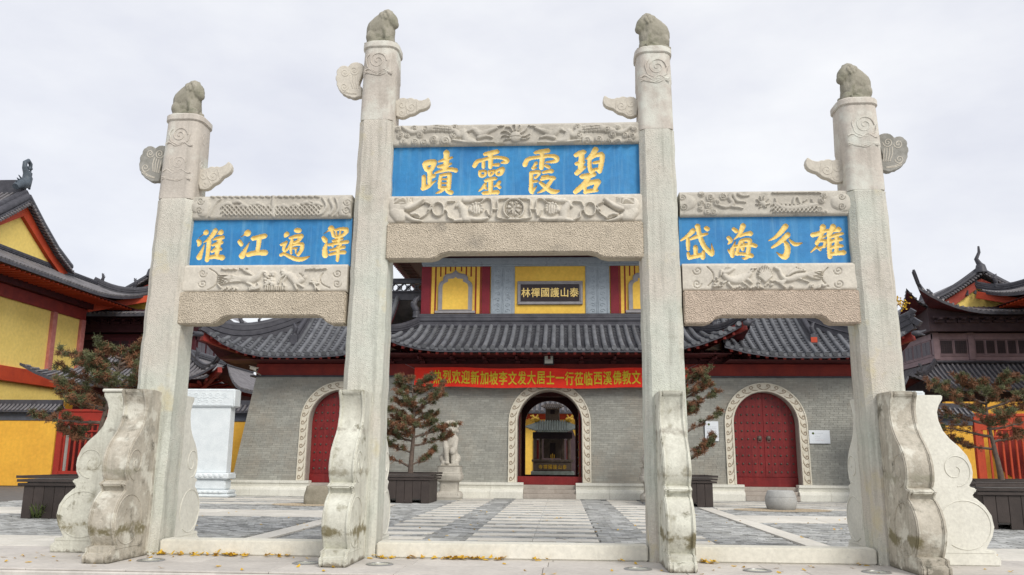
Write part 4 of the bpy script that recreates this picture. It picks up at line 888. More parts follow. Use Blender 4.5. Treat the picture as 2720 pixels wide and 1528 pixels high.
for cx, r, key in arches:
    B = MB(); B.box(cx - 1.1, cx + 1.1, 35.92, 36.5, 0, .2); B.box(cx - 1.098, cx + 1.098, 36.12, 36.5, .2, .38); B.box(cx - 1.5, cx + 1.5, 36.30, 37.4, .38, .55); B.build('door_steps', m_wear, temple, bevel=.012)
# doors: side archways closed, with studs and ring knockers
stud = MB(); stud.lathe((0, 0, 0), [(.045, 0), (.042, .02), (.028, .038), (.006, .045)], 10); stud_me = stud.mesh('door_stud', m_burn, smooth=60)
def leaf(x0, x1, cx, r, y, nm='door_leaf', par=None):
    o = []
    zt = lambda x: SPR + math.sqrt(max(0, r * r - (x - cx) ** 2))
    xs = np.linspace(x0, x1, 12)
    o = [(x0, .95)] + [(x, zt(x)) for x in xs] + [(x1, .95)]
    B = MB(); B.prism(o, lambda x, z: (x, y, z), lambda x, z: (x, y + .07, z)); return B.build(nm, m_red, par, bevel=.006)
for cx, r, key in arches:
    if key == 'c': continue
    rr = r - .035; y = 36.98
    B = MB(); B.box(cx - r - .2, cx + r + .2, YW + 1.25, YW + 1.4, .45, 5.2); B.build('dark_backing', m_dred, temple)  # added unseen board behind the leaves, blocks light through their gap
    B = MB(); B.box(cx - rr, cx + rr, y - .05, y + .12, .551, .94); B.build('door_threshold', m_red, temple, bevel=.01)
    for sx in (-1, 1):
        lf = leaf(cx + (-rr if sx < 0 else .004), cx + (-.004 if sx < 0 else rr), cx, rr, y, par=temple)
        for q_ in range(1, 5):
            xq = cx + sx * (.02 + q_ * (rr - .02) / 5); zt_ = SPR + math.sqrt(max(0, rr * rr - (xq - cx) ** 2)) - .03
            B = MB(); B.box(xq - .004, xq + .004, y - .0015, y + .002, .97, zt_); B.build('plank_seam', m_black, lf)
        locs = []
        for a in range(5):
            for b_ in range(10):
                x = cx + sx * (.16 + a * .255); z = 1.16 + b_ * .345
                if z < SPR + math.sqrt(max(0, rr * rr - (x - cx) ** 2)) - .12 and abs(x - cx) < rr - .07 and not (a == 0 and 4 <= b_ <= 4): locs.append((x, y - .001, z))
        copies('door_stud', stud_me, lf, locs, (R(90), 0, 0))
        k = MB(); k.lathe((0, 0, 0), [(.11, 0), (.10, .03), (.05, .06), (.01, .065)], 14); k.tube([(math.cos(a) * .075, -.09 + math.sin(a) * .075, .05) for a in np.linspace(0, 6.28, 14)], .012, 5, caps=False)
        ko = link('door_knocker', k.mesh('door_knocker', m_burn, smooth=60), lf, Vector((cx + sx * .19, y - .001, 2.58)) - org(lf)); ko.rotation_euler = (R(90), 0, 0)
# open middle doorway: red passage behind, door leaf folded back on the right, far arch
B = MB(); B.box(AX - 1.42, AX + 1.42, 36.75, 36.87, .551, .90); B.build('door_threshold', m_red, temple, bevel=.01)
B = MB(); x0, x1 = AX - 2.2, AX + 2.2
B.box(x0 - .2, x0, 37.45, 42.0, .5, 5.2); B.box(x1, x1 + .2, 37.45, 42.0, .5, 5.2); B.box(x0 - .2, x1 + .2, 37.40, 42.4, 5.2, 5.4); B.box(x0, x1, 37.45, 42.4, .45, .548)
B.build('passage', m_dred, temple)
B = MB(); B.box(AX - 2.15, AX + 2.15, 38.8, 39.05, 4.45, 4.7); B.build('passage_beam', m_dred, temple)
r2 = 1.24; c2 = AX - .05
ol = [(x0, .55), (x0, 5.19), (x1, 5.19), (x1, .55), (c2 + r2, .55), (c2 + r2, .86)] + [(c2 + r2 * math.cos(a), 3.35 + r2 * math.sin(a) * .92) for a in np.linspace(0, math.pi, 21)] + [(c2 - r2, .86), (c2 - r2, .55)]
B = MB(); B.prism(ol, lambda x, z: (x, 42.05, z), lambda x, z: (x, 42.4, z)); B.build('far_wall', m_dred, temple)
B = MB(); B.box(c2 - r2, c2 + r2, 42.1, 42.35, .55, .88); B.build('far_threshold', m_dred, temple)
lf = MB(); lf.box(AX + 1.27, AX + 1.34, 37.1, 38.45, .6, 4.3); lf_o = lf.build('open_door_leaf', m_red, temple, bevel=.01)
copies('door_stud', stud_me, lf_o, [(AX + 1.269, 37.22 + a * .26, 1.0 + b_ * .345) for a in range(5) for b_ in range(10)], (0, R(-90), 0))
B = MB(); B.box(AX - 1.36, AX - 1.30, 37.1, 38.45, .6, 4.3); B.build('open_door_leaf', m_dred, temple, bevel=.01)
# beam course and bracket zone under the eaves
B = MB(); B.box(-13.9, 2 * AX + 13.9, 36.55, 37.2, 5.131, 5.20); B.build('wall_coping', m_ridge, temple, bevel=.01)
B = MB(); B.box(-13.65, 2 * AX + 13.65, 36.62, 37.1, 5.202, 5.72); B.build('tie_beam', m_bred, temple, bevel=.01)
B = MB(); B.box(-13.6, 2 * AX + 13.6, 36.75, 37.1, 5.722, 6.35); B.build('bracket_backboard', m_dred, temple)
br = MB()
br.box(-.12, .12, -.12, .12, 0, .12); br.box(-.5, .5, -.06, .06, .12, .22); br.box(-.06, .06, -.75, .1, .12, .22); br.box(-.72, .72, -.05, .05, .34, .44); br.box(-.5, .5, -.50, -.40, .34, .44); br.box(-.05, .05, -1.15, .1, .34, .44)
for x in (-.45, 0, .45): br.box(x - .07, x + .07, -.07, .07, .22, .34); br.box(x - .07, x + .07, -.52, -.38, .44, .54)
for y_ in (-.45,): br.box(-.08, .08, y_ - .08, y_ + .08, .22, .34)
br.obox((0, -.7, .30), (0, -1.3, .12), .08, .12)
br_me = br.mesh('bracket_set', m_dred, bevel=.008)
locs = [(AX + dx, 36.62, 5.73) for dx in np.arange(-12.6, 12.7, 1.4)]
copies('bracket_set', br_me, temple, locs)

# middle skirt roof
rc = temple
P_c, dm_c, base_c = slope(rc, (AX - 7.95, 34.65, 0), (1, 0, 0), (0, 1, 0), 15.9, 3.6, 1.85, 14.05, 6.14, 1.52, 1.02, 1.02, 3.8, .362, .098, fine=True, mats=(m_tile, m_ridge), raft=.11)
for sx in (-1, 1):                               # ends of the skirt roof
    ox = AX + sx * 7.95
    Pd, dmd, bd = slope(rc, (ox, 34.65, 0) if sx < 0 else (ox, 34.65, 0), (0, 1, 0), (-sx, 0, 0), 7.2, 1.85, 3.6, 7.2, 6.14, 1.52, 1.02, 0, 3.8, .362, .098, mats=(m_tile, m_ridge))
    hp = [P_c(1.85 * t if sx < 0 else 15.9 - 1.85 * t, 3.6 * t, .05) for t in np.linspace(0, 1, 10)]
    hp = [hp[0] + (hp[0] - hp[1]) * .35 + Vector((0, 0, .12))] + hp
    ridge(rc, hp, .2, .3)
    beast(rc, hp[5] + Vector((0, 0, .3)), .8, sx); 
    hb = MB(); a_ = hp[0] + Vector((0, .2, -.32)); hb.obox(a_, (AX + sx * 6.2, 37.1, 6.3), .24, .34); hb.build('corner_beam', m_bred, rc)
    fh = MB(); c0 = hp[0] + Vector((sx * .06, -.02, -.26)); fh.ball(c0, (.2, .14, .12), 1); fh.tube([c0 + Vector((sx * .1, 0, .05)), c0 + Vector((sx * .32, -.05, .10))], [.08, .03], 6); fh.tube([c0 + Vector((sx * .1, 0, -.05)), c0 + Vector((sx * .28, -.05, -.10))], [.07, .03], 6); fh.build('dragon_head_tile', m_ridge, rc, smooth=60)
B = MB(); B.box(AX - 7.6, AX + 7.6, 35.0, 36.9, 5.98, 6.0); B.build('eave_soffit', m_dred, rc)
B = MB()
for zz, rr_, yy in ((7.66, .13, 38.16), (7.80, .10, 38.2), (7.93, .12, 38.18), (8.06, .11, 38.2), (8.15, .09, 38.2)): B.tube([(AX - 6.25, yy, zz), (AX + 6.25, yy, zz)], rr_, 10)
B.box(AX - 6.2, AX + 6.2, 38.2, 38.45, 7.55, 8.14); B.build('ridge_band', m_ridge, rc, smooth=40)
for sx in (-1, 1): beast(rc, (AX + sx * 6.25, 38.2, 8.05), 1.2, sx)
# wings: hip-and-gable roofs either side
for sx in (-1, 1):
    wr_ = temple
    E0 = 7.25; E1 = 14.75; Lw = E1 - E0
    if sx > 0: O_ = (AX + E0, 34.85, 0); a_, b_ = 0, 11.35 - E0
    else: O_ = (AX - E1, 34.85, 0); a_, b_ = Lw - (11.35 - E0), Lw
    innr = lambda s: 4.45 
    def dmw(s, sx=sx):
        dx = E0 + s if sx > 0 else E1 - s
        if dx > 11.35: return 2.45 * (E1 - dx) / (E1 - 11.35)
        return 4.45
    flo, fli = 1.12, .42
    P_w, dm_w, base_w = slope(wr_, O_, (1, 0, 0), (0, 1, 0), Lw, 4.45, 0, Lw, 5.92, 3.3, fli if sx > 0 else flo, flo if sx > 0 else fli, 3.1 if True else 1, .362, .098, fine=True, mats=(m_tile, m_ridge), dmax=dmw, raft=.11, pw=2.3)
    gx = AX + sx * 11.2; sg = (gx - O_[0])
    gp = [P_w(sg, d, .04) for d in np.linspace(1.05, 4.45, 12)]
    ridge(wr_, gp, .24, .34); beast(wr_, gp[0] + Vector((0, -.08, .22)), .75, -sx)
    kb = MB(); kb.box(gx - .17, gx + .17, gp[0].y - .22, gp[0].y - .02, gp[0].z - .12, gp[0].z + .33); kb.build('ridge_end_block', m_ridge, wr_, bevel=.02)
    if sx > 0:
        ob = MB(); ob.box(gx - .16, gx + .10, gp[0].y - .235, gp[0].y - .222, gp[0].z - .02, gp[0].z + .20); ob.build('orange_tile_mark', m_ored, wr_)
    hp = []
    for t in np.linspace(0, 1, 12):
        dx = lp(E1, 11.35, t); s = dx - E0 if sx > 0 else E1 - dx; hp.append(P_w(s, 2.45 * t, -.16 + .22 * t))
    hp = [hp[0] + (hp[0] - hp[1]) * .25 + Vector((0, 0, .1))] + hp
    ridge(wr_, hp, .26, .68)
    for q_, s_b in ((3, .55), (5, .75), (7, .5), (9, .8), (11, .9)): beast(wr_, hp[q_] + Vector((0, 0, .6)), s_b, sx)
    fh = MB(); c0 = hp[0] + Vector((sx * .02, -.05, -.3)); fh.ball(c0, (.22, .14, .12), 1); fh.tube([c0, c0 + Vector((sx * .36, -.05, .12))], [.1, .03], 6); fh.tube([c0, c0 + Vector((sx * .3, -.05, -.08))], [.09, .03], 6); fh.build('dragon_head_tile', m_ridge, wr_, smooth=60)
    hb = MB(); hb.obox(hp[0] + Vector((0, .25, -.36)), (AX + sx * 12.9, 37.0, 5.95), .24, .34); hb.build('corner_beam', m_bred, wr_)
    # side slope and gable wall
    slope(wr_, (AX + sx * E1, 34.85, 0), (0, 1, 0), (-sx, 0, 0), 9.2, 3.4, 2.45, 6.75, 5.92, 1.6, flo, flo, 3.1, .362, .098, mats=(m_tile, m_ridge))
    B = MB(); B.prism([(37.3, 7.0), (39.4, 8.8), (41.5, 7.0)], lambda y, z: (gx - sx * .25, y, z), lambda y, z: (gx - sx * .12, y, z)); B.build('gable', m_dred, wr_)
    # main ridge with pierced band
    xa, xb = AX + sx * 5.9, AX + sx * 11.3
    B = MB(); lo, hi = min(xa, xb), max(xa, xb)
    B.box(lo, hi, 39.25, 39.55, 9.1, 9.55); B.box(lo, hi, 39.28, 39.52, 9.93, 10.08); B.tube([(lo, 39.4, 10.1), (hi, 39.4, 10.1)], .10, 8); B.tube([(lo, 39.25, 9.5), (hi, 39.25, 9.5)], .07, 8)
    x = lo
    while x < hi:
        B.obox((x, 39.4, 9.53), (x + .42, 39.4, 9.95), .1, .07); B.obox((x + .42, 39.4, 9.53), (x, 39.4, 9.95), .1, .05); B.tube([(x + .21 + .10 * math.cos(a), 39.4, 9.74 + .10 * math.sin(a)) for a in np.linspace(0, 6.28, 10)], .028, 5); x += .42
    B.build('pierced_ridge', m_ridge, wr_, smooth=40)
    beast(wr_, (gx, 39.4, 9.9), 1.3, -sx)
    B = MB(); B.add([(lo, 39.4, 9.2), (hi, 39.4, 9.2), (hi, 43.8, 6.1), (lo, 43.8, 6.1), (lo, 39.4, 9.1), (hi, 39.4, 9.1), (hi, 43.8, 6.0), (lo, 43.8, 6.0)], [(0, 1, 2, 3), (7, 6, 5, 4), (0, 4, 5, 1), (2, 6, 7, 3), (1, 5, 6, 2), (3, 7, 4, 0)]); B.build('rear_slope', m_tile2, wr_)
    B = MB(); lo2, hi2 = min(AX + sx * 7.5, AX + sx * 14.2), max(AX + sx * 7.5, AX + sx * 14.2); B.box(lo2, hi2, 35.2, 36.9, 5.74, 5.76); B.build('eave_soffit', m_dred, wr_)
B = MB(); B.box(-13.3, 2 * AX + 13.3, 37.5, 42.6, .3, .44); B.box(-13.3, -13.0, 37.5, 42.6, .44, 6.0); B.box(2 * AX + 13.0, 2 * AX + 13.3, 37.5, 42.6, .44, 6.0); B.build('rear_walls', m_mort, temple)

# upper storey
us = temple
YU = 38.5
B = MB(); B.box(AX - 6.0, AX + 6.0, YU + .06, 45, 7.6, 12.2); B.build('storey_core', m_yel, us)
def bx(nm, m, x0, x1, z0, z1, y0=YU, y1=None, bev=0):
    B = MB(); B.box(AX + x0, AX + x1, y0, y1 or YU + .1, z0, z1); return B.build(nm, m, us, bevel=bev)
bx('grey_beam', m_bluegrey, -6.09, 6.09, 10.64, 10.96, YU - .12, bev=.015); bx('beam_moulding', m_bluegrey, -6.05, 6.05, 10.56, 10.64, YU - .06, bev=.01)
bx('maroon_frieze', m_ured, -6.05, 6.05, 10.962, 11.6, YU - .02)
for sx in (-1, 1):
    def q(a, b): return (min(sx * a, sx * b), max(sx * a, sx * b))
    for nm, m, a, b, z0, z1, y0 in (('end_post', m_ured, 6.09, 5.68, 8.1, 10.56, YU - .03), ('maroon_post', m_ured, 2.83, 3.22, 8.1, 10.56, YU - .03)):
        bx(nm, m, *q(a, b), z0, z1, y0, bev=.01)
    cp = bx('carved_column_panel', m_bluegrey, *q(1.66, 2.78), 8.16, 10.56, YU - .05, bev=.012)
    # carved scrolls on the panel
    cb = MB(); xm = AX + sx * 2.22
    for s2 in (-1, 1):
        for k in range(8):
            z_ = 8.42 + k * .27
            cb.tube([(xm + s2 * (.22 + .13 * math.cos(a) * (1 - a / 8)), YU - .055, z_ + .1 * math.sin(a) * (1 - a / 8)) for a in np.linspace(0, 6.6, 14)], .02, 5)
        cb.tube([(xm + s2 * (.03 + .02 * math.sin(k)), YU - .055, 8.25 + k * .22) for k in range(11)], .02, 5)
        cb.box(xm + s2 * .47 - .02, xm + s2 * .47 + .02, YU - .08, YU - .05, 8.22, 10.5)
    cb.box(xm - .006, xm + .006, YU - .06, YU - .05, 8.2, 10.5); cb.build('scroll_carving', m_bluegrey, cp, smooth=60)
    # false window with lobed frame and dark red lattice strips on yellow
    bx('window_ground', m_yel, *q(3.22, 5.68), 8.1, 10.56, YU + .02)
    xw = AX + sx * 4.46
    for k in range(11):
        xs = xw + (k - 5) * .232 + (.03 if k > 5 else -.03)
        zlo, zhi = (8.1, 10.56)
        if abs(k - 5) < 3.6:
            B = MB(); zt = 10.08 + (.25 if abs(k - 5) < 2 else 0)
            B.box(xs - .03, xs + .03, YU - .005, YU + .03, zt, 10.56); B.build('lattice_strip', m_bred, us)
            B = MB(); B.box(xs - .03, xs + .03, YU - .005, YU + .03, 8.1, 8.3); B.build('lattice_strip', m_bred, us)
        else:
            B = MB(); B.box(xs - .035, xs + .035, YU - .005, YU + .03, 8.1, 10.56); B.build('lattice_strip', m_bred, us)
    half = [(0, 2.02), (.05, 1.95), (.14, 1.87), (.27, 1.83), (.36, 1.83), (.46, 1.80), (.55, 1.70), (.57, 1.58), (.57, 1.52), (.66, 1.48), (.74, 1.40), (.78, 1.26), (.78, .1)]
    inner = [(0, 1.70), (.10, 1.62), (.22, 1.62), (.36, 1.60), (.35, 1.48), (.45, 1.44), (.57, 1.36), (.61, 1.22), (.61, .14)]
    o1 = [(xw - x, 8.34 + z) for x, z in half[::-1]] + [(xw + x, 8.34 + z) for x, z in half[1:]]
    o2 = [(xw - x, 8.34 + z) for x, z in inner[::-1]] + [(xw + x, 8.34 + z) for x, z in inner[1:]]
    B = MB(); B.prism(o1, lambda x, z: (x, YU - .09, z), lambda x, z: (x, YU + .03, z)); wf_ = B.build('window_frame', m_greyst, us, bevel=.012)
    B = MB(); B.prism(o2, lambda x, z: (x, YU - .1, z), lambda x, z: (x, YU - .08, z)); B.build('window_blank', m_yel, wf_)
    for i in range(len(o1) - 1):
        pass
    B = MB(); B.tube([(x, YU - .09, z) for x, z in o1], .03, 6); B.build('frame_moulding', m_greyst, wf_, smooth=50)
    B = MB(); B.box(xw - .95, xw + .95, YU - .14, YU + .02, 8.30, 8.42); B.build('window_sill', m_greyst, wf_, bevel=.01)
bx('yellow_field', m_yel, -1.655, 1.655, 8.1, 10.555, YU + .01)
pq = bx('plaque_frame', m_greyst, -1.53, 1.53, 8.70, 9.83, YU - .08, bev=.02)
def sub(nm, m, x0, x1, y0, y1, z0, z1, par, bev=0):
    B = MB(); B.box(x0, x1, y0, y1, z0, z1); return B.build(nm, m, par, bevel=bev)
for z0, z1 in ((8.72, 8.80), (9.73, 9.81)): sub('frame_moulding', m_greyst, AX - 1.5, AX + 1.5, YU - .12, YU - .08, z0, z1, pq, .01)
for s2 in (-1, 1): sub('frame_moulding', m_greyst, AX + s2 * 1.46 - .04, AX + s2 * 1.46 + .04, YU - .12, YU - .08, 8.81, 9.72, pq, .01)
plq = sub('name_plaque', m_black, AX - 1.37, AX + 1.37, YU - .11, YU - .09, 8.86, 9.67, temple)
def letters(txt, m, par, x0, dx, zc, Y, size, sxs=.95, off=.02, ext=.008, offz=None, name='character', rotz=0, dirv=None):
    out = []
    for i, ch in enumerate(txt):
        cu = bpy.data.curves.new('t', 'FONT'); cu.body = ch; cu.size = size; cu.extrude = ext; cu.align_x = 'CENTER'; cu.resolution_u = 3
        o = bpy.data.objects.new('t', cu); col.objects.link(o); dg = bpy.context.evaluated_depsgraph_get()
        me = bpy.data.meshes.new_from_object(o.evaluated_get(dg)); bpy.data.objects.remove(o); bpy.data.curves.remove(cu)
        if not len(me.vertices): continue
        bm = bmesh.new(); bm.from_mesh(me); src = list(bm.verts)
        for q, (ox, oy) in enumerate(((off, 0), (-off, 0), (0, off * .7), (0, -off * .7), (off * .7, off * .5), (-off * .7, -off * .5), (off * .7, -off * .5), (-off * .7, off * .5))):
            tmp = bmesh.new(); tmp.from_mesh(me)
            for v in tmp.verts: v.co.x += ox; v.co.y += oy; v.co.z -= .0006 * (q + 1)
            m2 = bpy.data.meshes.new('t'); tmp.to_mesh(m2); tmp.free(); bm.from_mesh(m2); bpy.data.meshes.remove(m2)
        bm.to_mesh(me); bm.free()
        co = np.array([v.co[:] for v in me.vertices]); cz = (co[:, 1].max() + co[:, 1].min()) / 2; cx = (co[:, 0].max() + co[:, 0].min()) / 2
        if ch == '一': cz = size * .36
        me.transform(Matrix.Translation((-cx, -(size * .36 if ch == '一' else cz), 0))); me.materials.clear(); me.materials.append(m)
        z = zc[i] if hasattr(zc, '__len__') else zc; yy = Y[i] if hasattr(Y, '__len__') else Y
        l = link(name, me, par, Vector((x0 + i * dx, yy, z)) - org(par)); l.rotation_euler = (R(90), 0, 0); l.scale = (sxs, 1, 1); out.append(l)
    return out
letters('林禪國護山泰', m_gold, plq, AX - 1.13, .452, 9.27, YU - .122, .47, .92, .007)
# upper roof
ur = temple
for (O_, e_, n_, Lx_, D_, a_, b_) in (((AX - 7.5, 36.6, 0), (1, 0, 0), (0, 1, 0), 15.0, 5.2, 3.2, 11.8), ((AX - 7.5, 36.6, 0), (0, 1, 0), (1, 0, 0), 10.4, 3.2, 5.2, 5.2), ((AX + 7.5, 36.6, 0), (0, 1, 0), (-1, 0, 0), 10.4, 3.2, 5.2, 5.2), ((AX - 7.5, 47, 0), (1, 0, 0), (0, -1, 0), 15.0, 5.2, 3.2, 11.8)):
    slope(ur, O_, e_, n_, Lx_, D_, a_, b_, 11.12, 3.6, 1.1, 1.1, 3.2, .36, .09, mats=(m_tile, m_ridge), eave_h=.2, raft=None)
ridge(ur, [(AX - 4.3, 41.8, 14.6), (AX + 4.3, 41.8, 14.6)], .3, .6)
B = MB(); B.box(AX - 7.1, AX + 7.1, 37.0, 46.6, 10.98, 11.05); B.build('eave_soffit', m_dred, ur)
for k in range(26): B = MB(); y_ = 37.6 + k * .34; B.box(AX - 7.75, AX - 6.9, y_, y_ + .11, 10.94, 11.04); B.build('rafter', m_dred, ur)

# banner across the middle bay
def banner():
    nx = 70; xs = np.linspace(-6.42, 5.35, nx + 1); vs = []; fs = []
    f = lambda x: (.05 * math.sin(x * .9 + 1) + .02 * math.sin(x * 3.1))
    ztop = lambda x: 5.52 - .055 * math.sin((x + 6.4) / 11.8 * math.pi) - .02 * math.sin(x * 1.7); hb = .84
    for yo in (0, .012):
        for j in range(7):
            for x in xs: vs.append((x, 36.1 + f(x) * .6 + yo + .015 * math.sin(j * 1.1 + x * 2.2), ztop(x) - hb * j / 6))
    n = nx + 1; k = 7 * n
    for j in range(6):
        for i in range(nx): q = j * n + i; fs += [(q, q + n, q + n + 1, q + 1), (q + k, q + k + 1, q + k + n + 1, q + k + n)]
    for i in range(nx): fs += [(i, i + 1, i + 1 + k, i + k), (6 * n + i, 6 * n + i + k, 6 * n + i + 1 + k, 6 * n + i + 1)]
    e = empty('banner', (AX, 36.1, 4.7), 'long scarlet cloth banner with yellow characters hung above the middle arch', 'banner')
    B = MB(); B.add(vs, fs); c = B.build('cloth', m_banner, e, smooth=60)
    txt = '热烈欢迎新加坡李文发大居士一行莅临西溪佛教文化'
    x0 = -5.40; dx = .408
    xs_ = [x0 + i * dx for i in range(len(txt))]
    letters(txt, m_byel, e, x0, dx, [ztop(x) - .42 for x in xs_], [36.1 + f(x) * .6 - .022 for x in xs_], .62, .62, .012, .004)
    for x in (-6.42, 5.35):
        B = MB(); B.tube([(x, 36.1, 5.45), (x + (-.5 if x < 0 else .5), 36.55, 5.7)], .008, 5); B.build('tie_cord', m_ink, e)
banner()
# flood light and camera
e = empty('flood_light', (-.57, 35.9, 5.62), 'boxy flood light fixed above the middle of the scarlet banner', 'lamp')
sub('lamp_body', m_black, -.80, -.34, 35.92, 36.1, 5.60, 6.02, e, .02); sub('lamp_glass', m_glass, -.745, -.395, 35.90, 35.918, 5.66, 5.98, e); B = MB(); B.obox((-.57, 36.1, 5.8), (-.57, 36.75, 5.95), .06, .06); B.build('lamp_arm', m_metal, e)
sub('tube_reflector', m_metal, -.74, -.40, 35.893, 35.899, 5.80, 5.83, e)
e = empty('security_camera', (-13.45, 36.2, 5.3), 'small cream security camera at the left end of the brick wall top', 'camera')
B = MB(); B.obox((-13.66, 36.0, 5.47), (-13.30, 35.75, 5.36), .15, .14); B.build('camera_body', m_camw, e, bevel=.02); B = MB(); B.obox((-13.7, 36.02, 5.555), (-13.28, 35.7, 5.44), .18, .02); B.build('sun_hood', m_camw, e)
B = MB(); B.tube([(-13.3, 35.75, 5.35), (-13.285, 35.74, 5.345)], .05, 10); B.build('lens', m_black, e); B = MB(); B.tube([(-13.45, 35.9, 5.38), (-13.42, 36.05, 5.25), (-13.42, 36.6, 5.2)], .025, 6); B.build('bracket', m_camw, e)
# notices
def notice(x0, x1, z0, z1, lab, rows, land):
    e = empty('notice_board', ((x0 + x1) / 2, 36.4, z0), lab, 'notice')
    yb = 36.4 + .05 * (z0 - .6) - .03
    B = MB(); B.box(x0, x1, yb - .03, yb, z0, z1); B.build('sheet', m_sign, e, bevel=.004)
    B = MB(); B.lathe((0, 0, 0), [(.05, 0), (.05, .004)], 12); o = link('emblem', B.mesh('emblem', m_weed), e, Vector((x0 + .17, yb - .031, z1 - .13)) - org(e)); o.rotation_euler = (R(90), 0, 0)
    for t, x, z, s, m in rows: 
        cu = bpy.data.curves.new('t', 'FONT'); cu.body = t; cu.size = s; cu.extrude = .001; ob = bpy.data.objects.new('t', cu); col.objects.link(ob); dg = bpy.context.evaluated_depsgraph_get()
        me = bpy.data.meshes.new_from_object(ob.evaluated_get(dg)); bpy.data.objects.remove(ob); me.materials.clear(); me.materials.append(m)
        l = link('line_of_print', me, e, Vector((x, yb - .033, z)) - org(e)); l.rotation_euler = (R(90), 0, 0)
notice(10.38, 11.24, 2.36, 2.91, 'landscape white notice on the bricks right of the right arch', [('一 一 一 一', 10.62, 2.76, .07, m_ink), ('一 一 一 一', 10.62, 2.64, .05, m_ink), ('一一 一一一', 10.62, 2.56, .05, m_ink), ('一一一 一一一一', 10.62, 2.48, .05, m_inkr)], 1)
notice(6.05, 6.62, 2.43, 3.26, 'upright white notice behind the pine left of the right arch', [('一一一一一一', 6.12, 3.0 - .07 * k, .07, m_ink) for k in range(7)], 0)
# ---------------------------------------------------------------- seated stone lions on pedestals
def ped_lion():
    b = MB()
    b.box(-.34, .34, -.34, .36, 0, .06)
    seg(b, (0, .12, .34), (0, .0, .80), .30, .27); seg(b, (0, -.02, .80), (0, -.08, 1.12), .27, .23)
    for s in (-1, 1):
        seg(b, (s * .22, .14, .26), (s * .26, -.06, .24), .20, .15); seg(b, (s * .26, -.08, .16), (s * .24, -.27, .09), .10, .085)
        seg(b, (s * .19, -.12, .95), (s * .16, -.24, .62), .13, .11)
    seg(b, (-.16, -.24, .64), (-.10, -.28, .12), .11, .09); b.ball((-.10, -.32, .10), (.10, .10, .06)); seg(b, (.16, -.24, .60), (.06, -.31, .56), .11, .08)
    b.ball((.10, -.30, .50), .12); seg(b, (.12, -.24, .45), (.12, -.26, .10), .10, .09)
    b.ball((0, -.13, 1.34), (.29, .25, .25)); b.ball((0, -.34, 1.27), (.17, .13, .11)); b.ball((0, -.36, 1.19), (.13, .11, .06)); b.ball((0, -.46, 1.33), (.06, .05, .045))
    for s in (-1, 1): b.ball((s * .11, -.35, 1.42), (.06, .05, .05)); b.ball((s * .25, -.12, 1.40), (.05, .05, .09)); b.ball((s * .10, -.40, 1.25), .06)
    rr = random.Random(8)
    for k in range(110):
        t = rr.uniform(0, math.tau); u = rr.uniform(-.75, 1)
        x, y_, z = math.cos(t) * math.sqrt(1 - u * u), math.sin(t) * math.sqrt(1 - u * u), u
        if y_ < -.45 and z < .55: continue
        b.ball((x * .29, -.11 + y_ * .25, 1.34 + z * .26), rr.uniform(.045, .065), 1)
    seg(b, (0, .38, .1), (0, .42, .75), .10, .07)
    return remeshed('lion_statue', b, .021, m_carve, 1)
pl_me = ped_lion()
def pedestal(x, y, lab1, lab2, sx):
    e = empty('lion_pedestal', (x, y, 0), lab2, 'pedestal', 'carved pedestals of the seated stone lions')
    mpe = m_carve
    def sq(nm, pr, m=mpe, **k):
        B = MB(); B.lathe((x, y, 0), pr, 40, pw=.28); return B.build(nm, m, e, smooth=35, **k)
    sq('foot', [(.50, 0), (.50, .05), (.53, .10), (.52, .2), (.46, .30), (.40, .33)])
    w_ = sq('waist', [(.38, .33), (.37, .36), (.37, .66), (.39, .70)])
    sq('lotus_band', [(.40, .70), (.50, .76), (.54, .86), (.54, .96), (.50, .99)])
    sq('top_block', [(.50, .99), (.50, 1.06), (.47, 1.08), (.47, 1.30), (.50, 1.33)])
    B = MB()
    for k in range(10):
        for (y_, dx) in ((y - .50, 1),):
            B.ball((x - .42 + k * .093, y - .50, .86), (.038, .03, .08), 1); B.ball((x - .42 + k * .093, y - .49, .2), (.04, .03, .07), 1)
    B.build('petals', mpe, e, smooth=60)
    B = MB()
    for s2 in (-1, 1):
        B.tube([(x + s2 * (.17 + .1 * math.cos(a) * (1 - a / 9)), y - .365, .5 + .1 * math.sin(a) * (1 - a / 9)) for a in np.linspace(0, 7, 18)], .016, 5)
        B.tube([(x + s2 * (.2 + .12 * math.cos(a) * (1 - a / 9)), y - .465, 1.19 + .06 * math.sin(a) * (1 - a / 9)) for a in np.linspace(0, 7, 18)], .013, 5)
    B.build('scroll_carving', mpe, e, smooth=60)
    l = link('stone_lion', pl_me, None, (x, y, 1.33)); l.scale = (1.08 * sx, 1.08, 1.12); l.rotation_euler = (0, 0, R(6)); tag(l, lab1, 'statue', 'seated stone lions before the middle door')
pedestal(-4.58, 34.6, 'pale seated stone lion on the pedestal beside the left middle planter', 'carved square pedestal standing right of the left middle planter', 1)
pedestal(3.63, 34.6, 'seated stone lion mostly hidden behind the right middle gateway pillar', 'carved pedestal mostly hidden behind the right middle gateway pillar', -1)

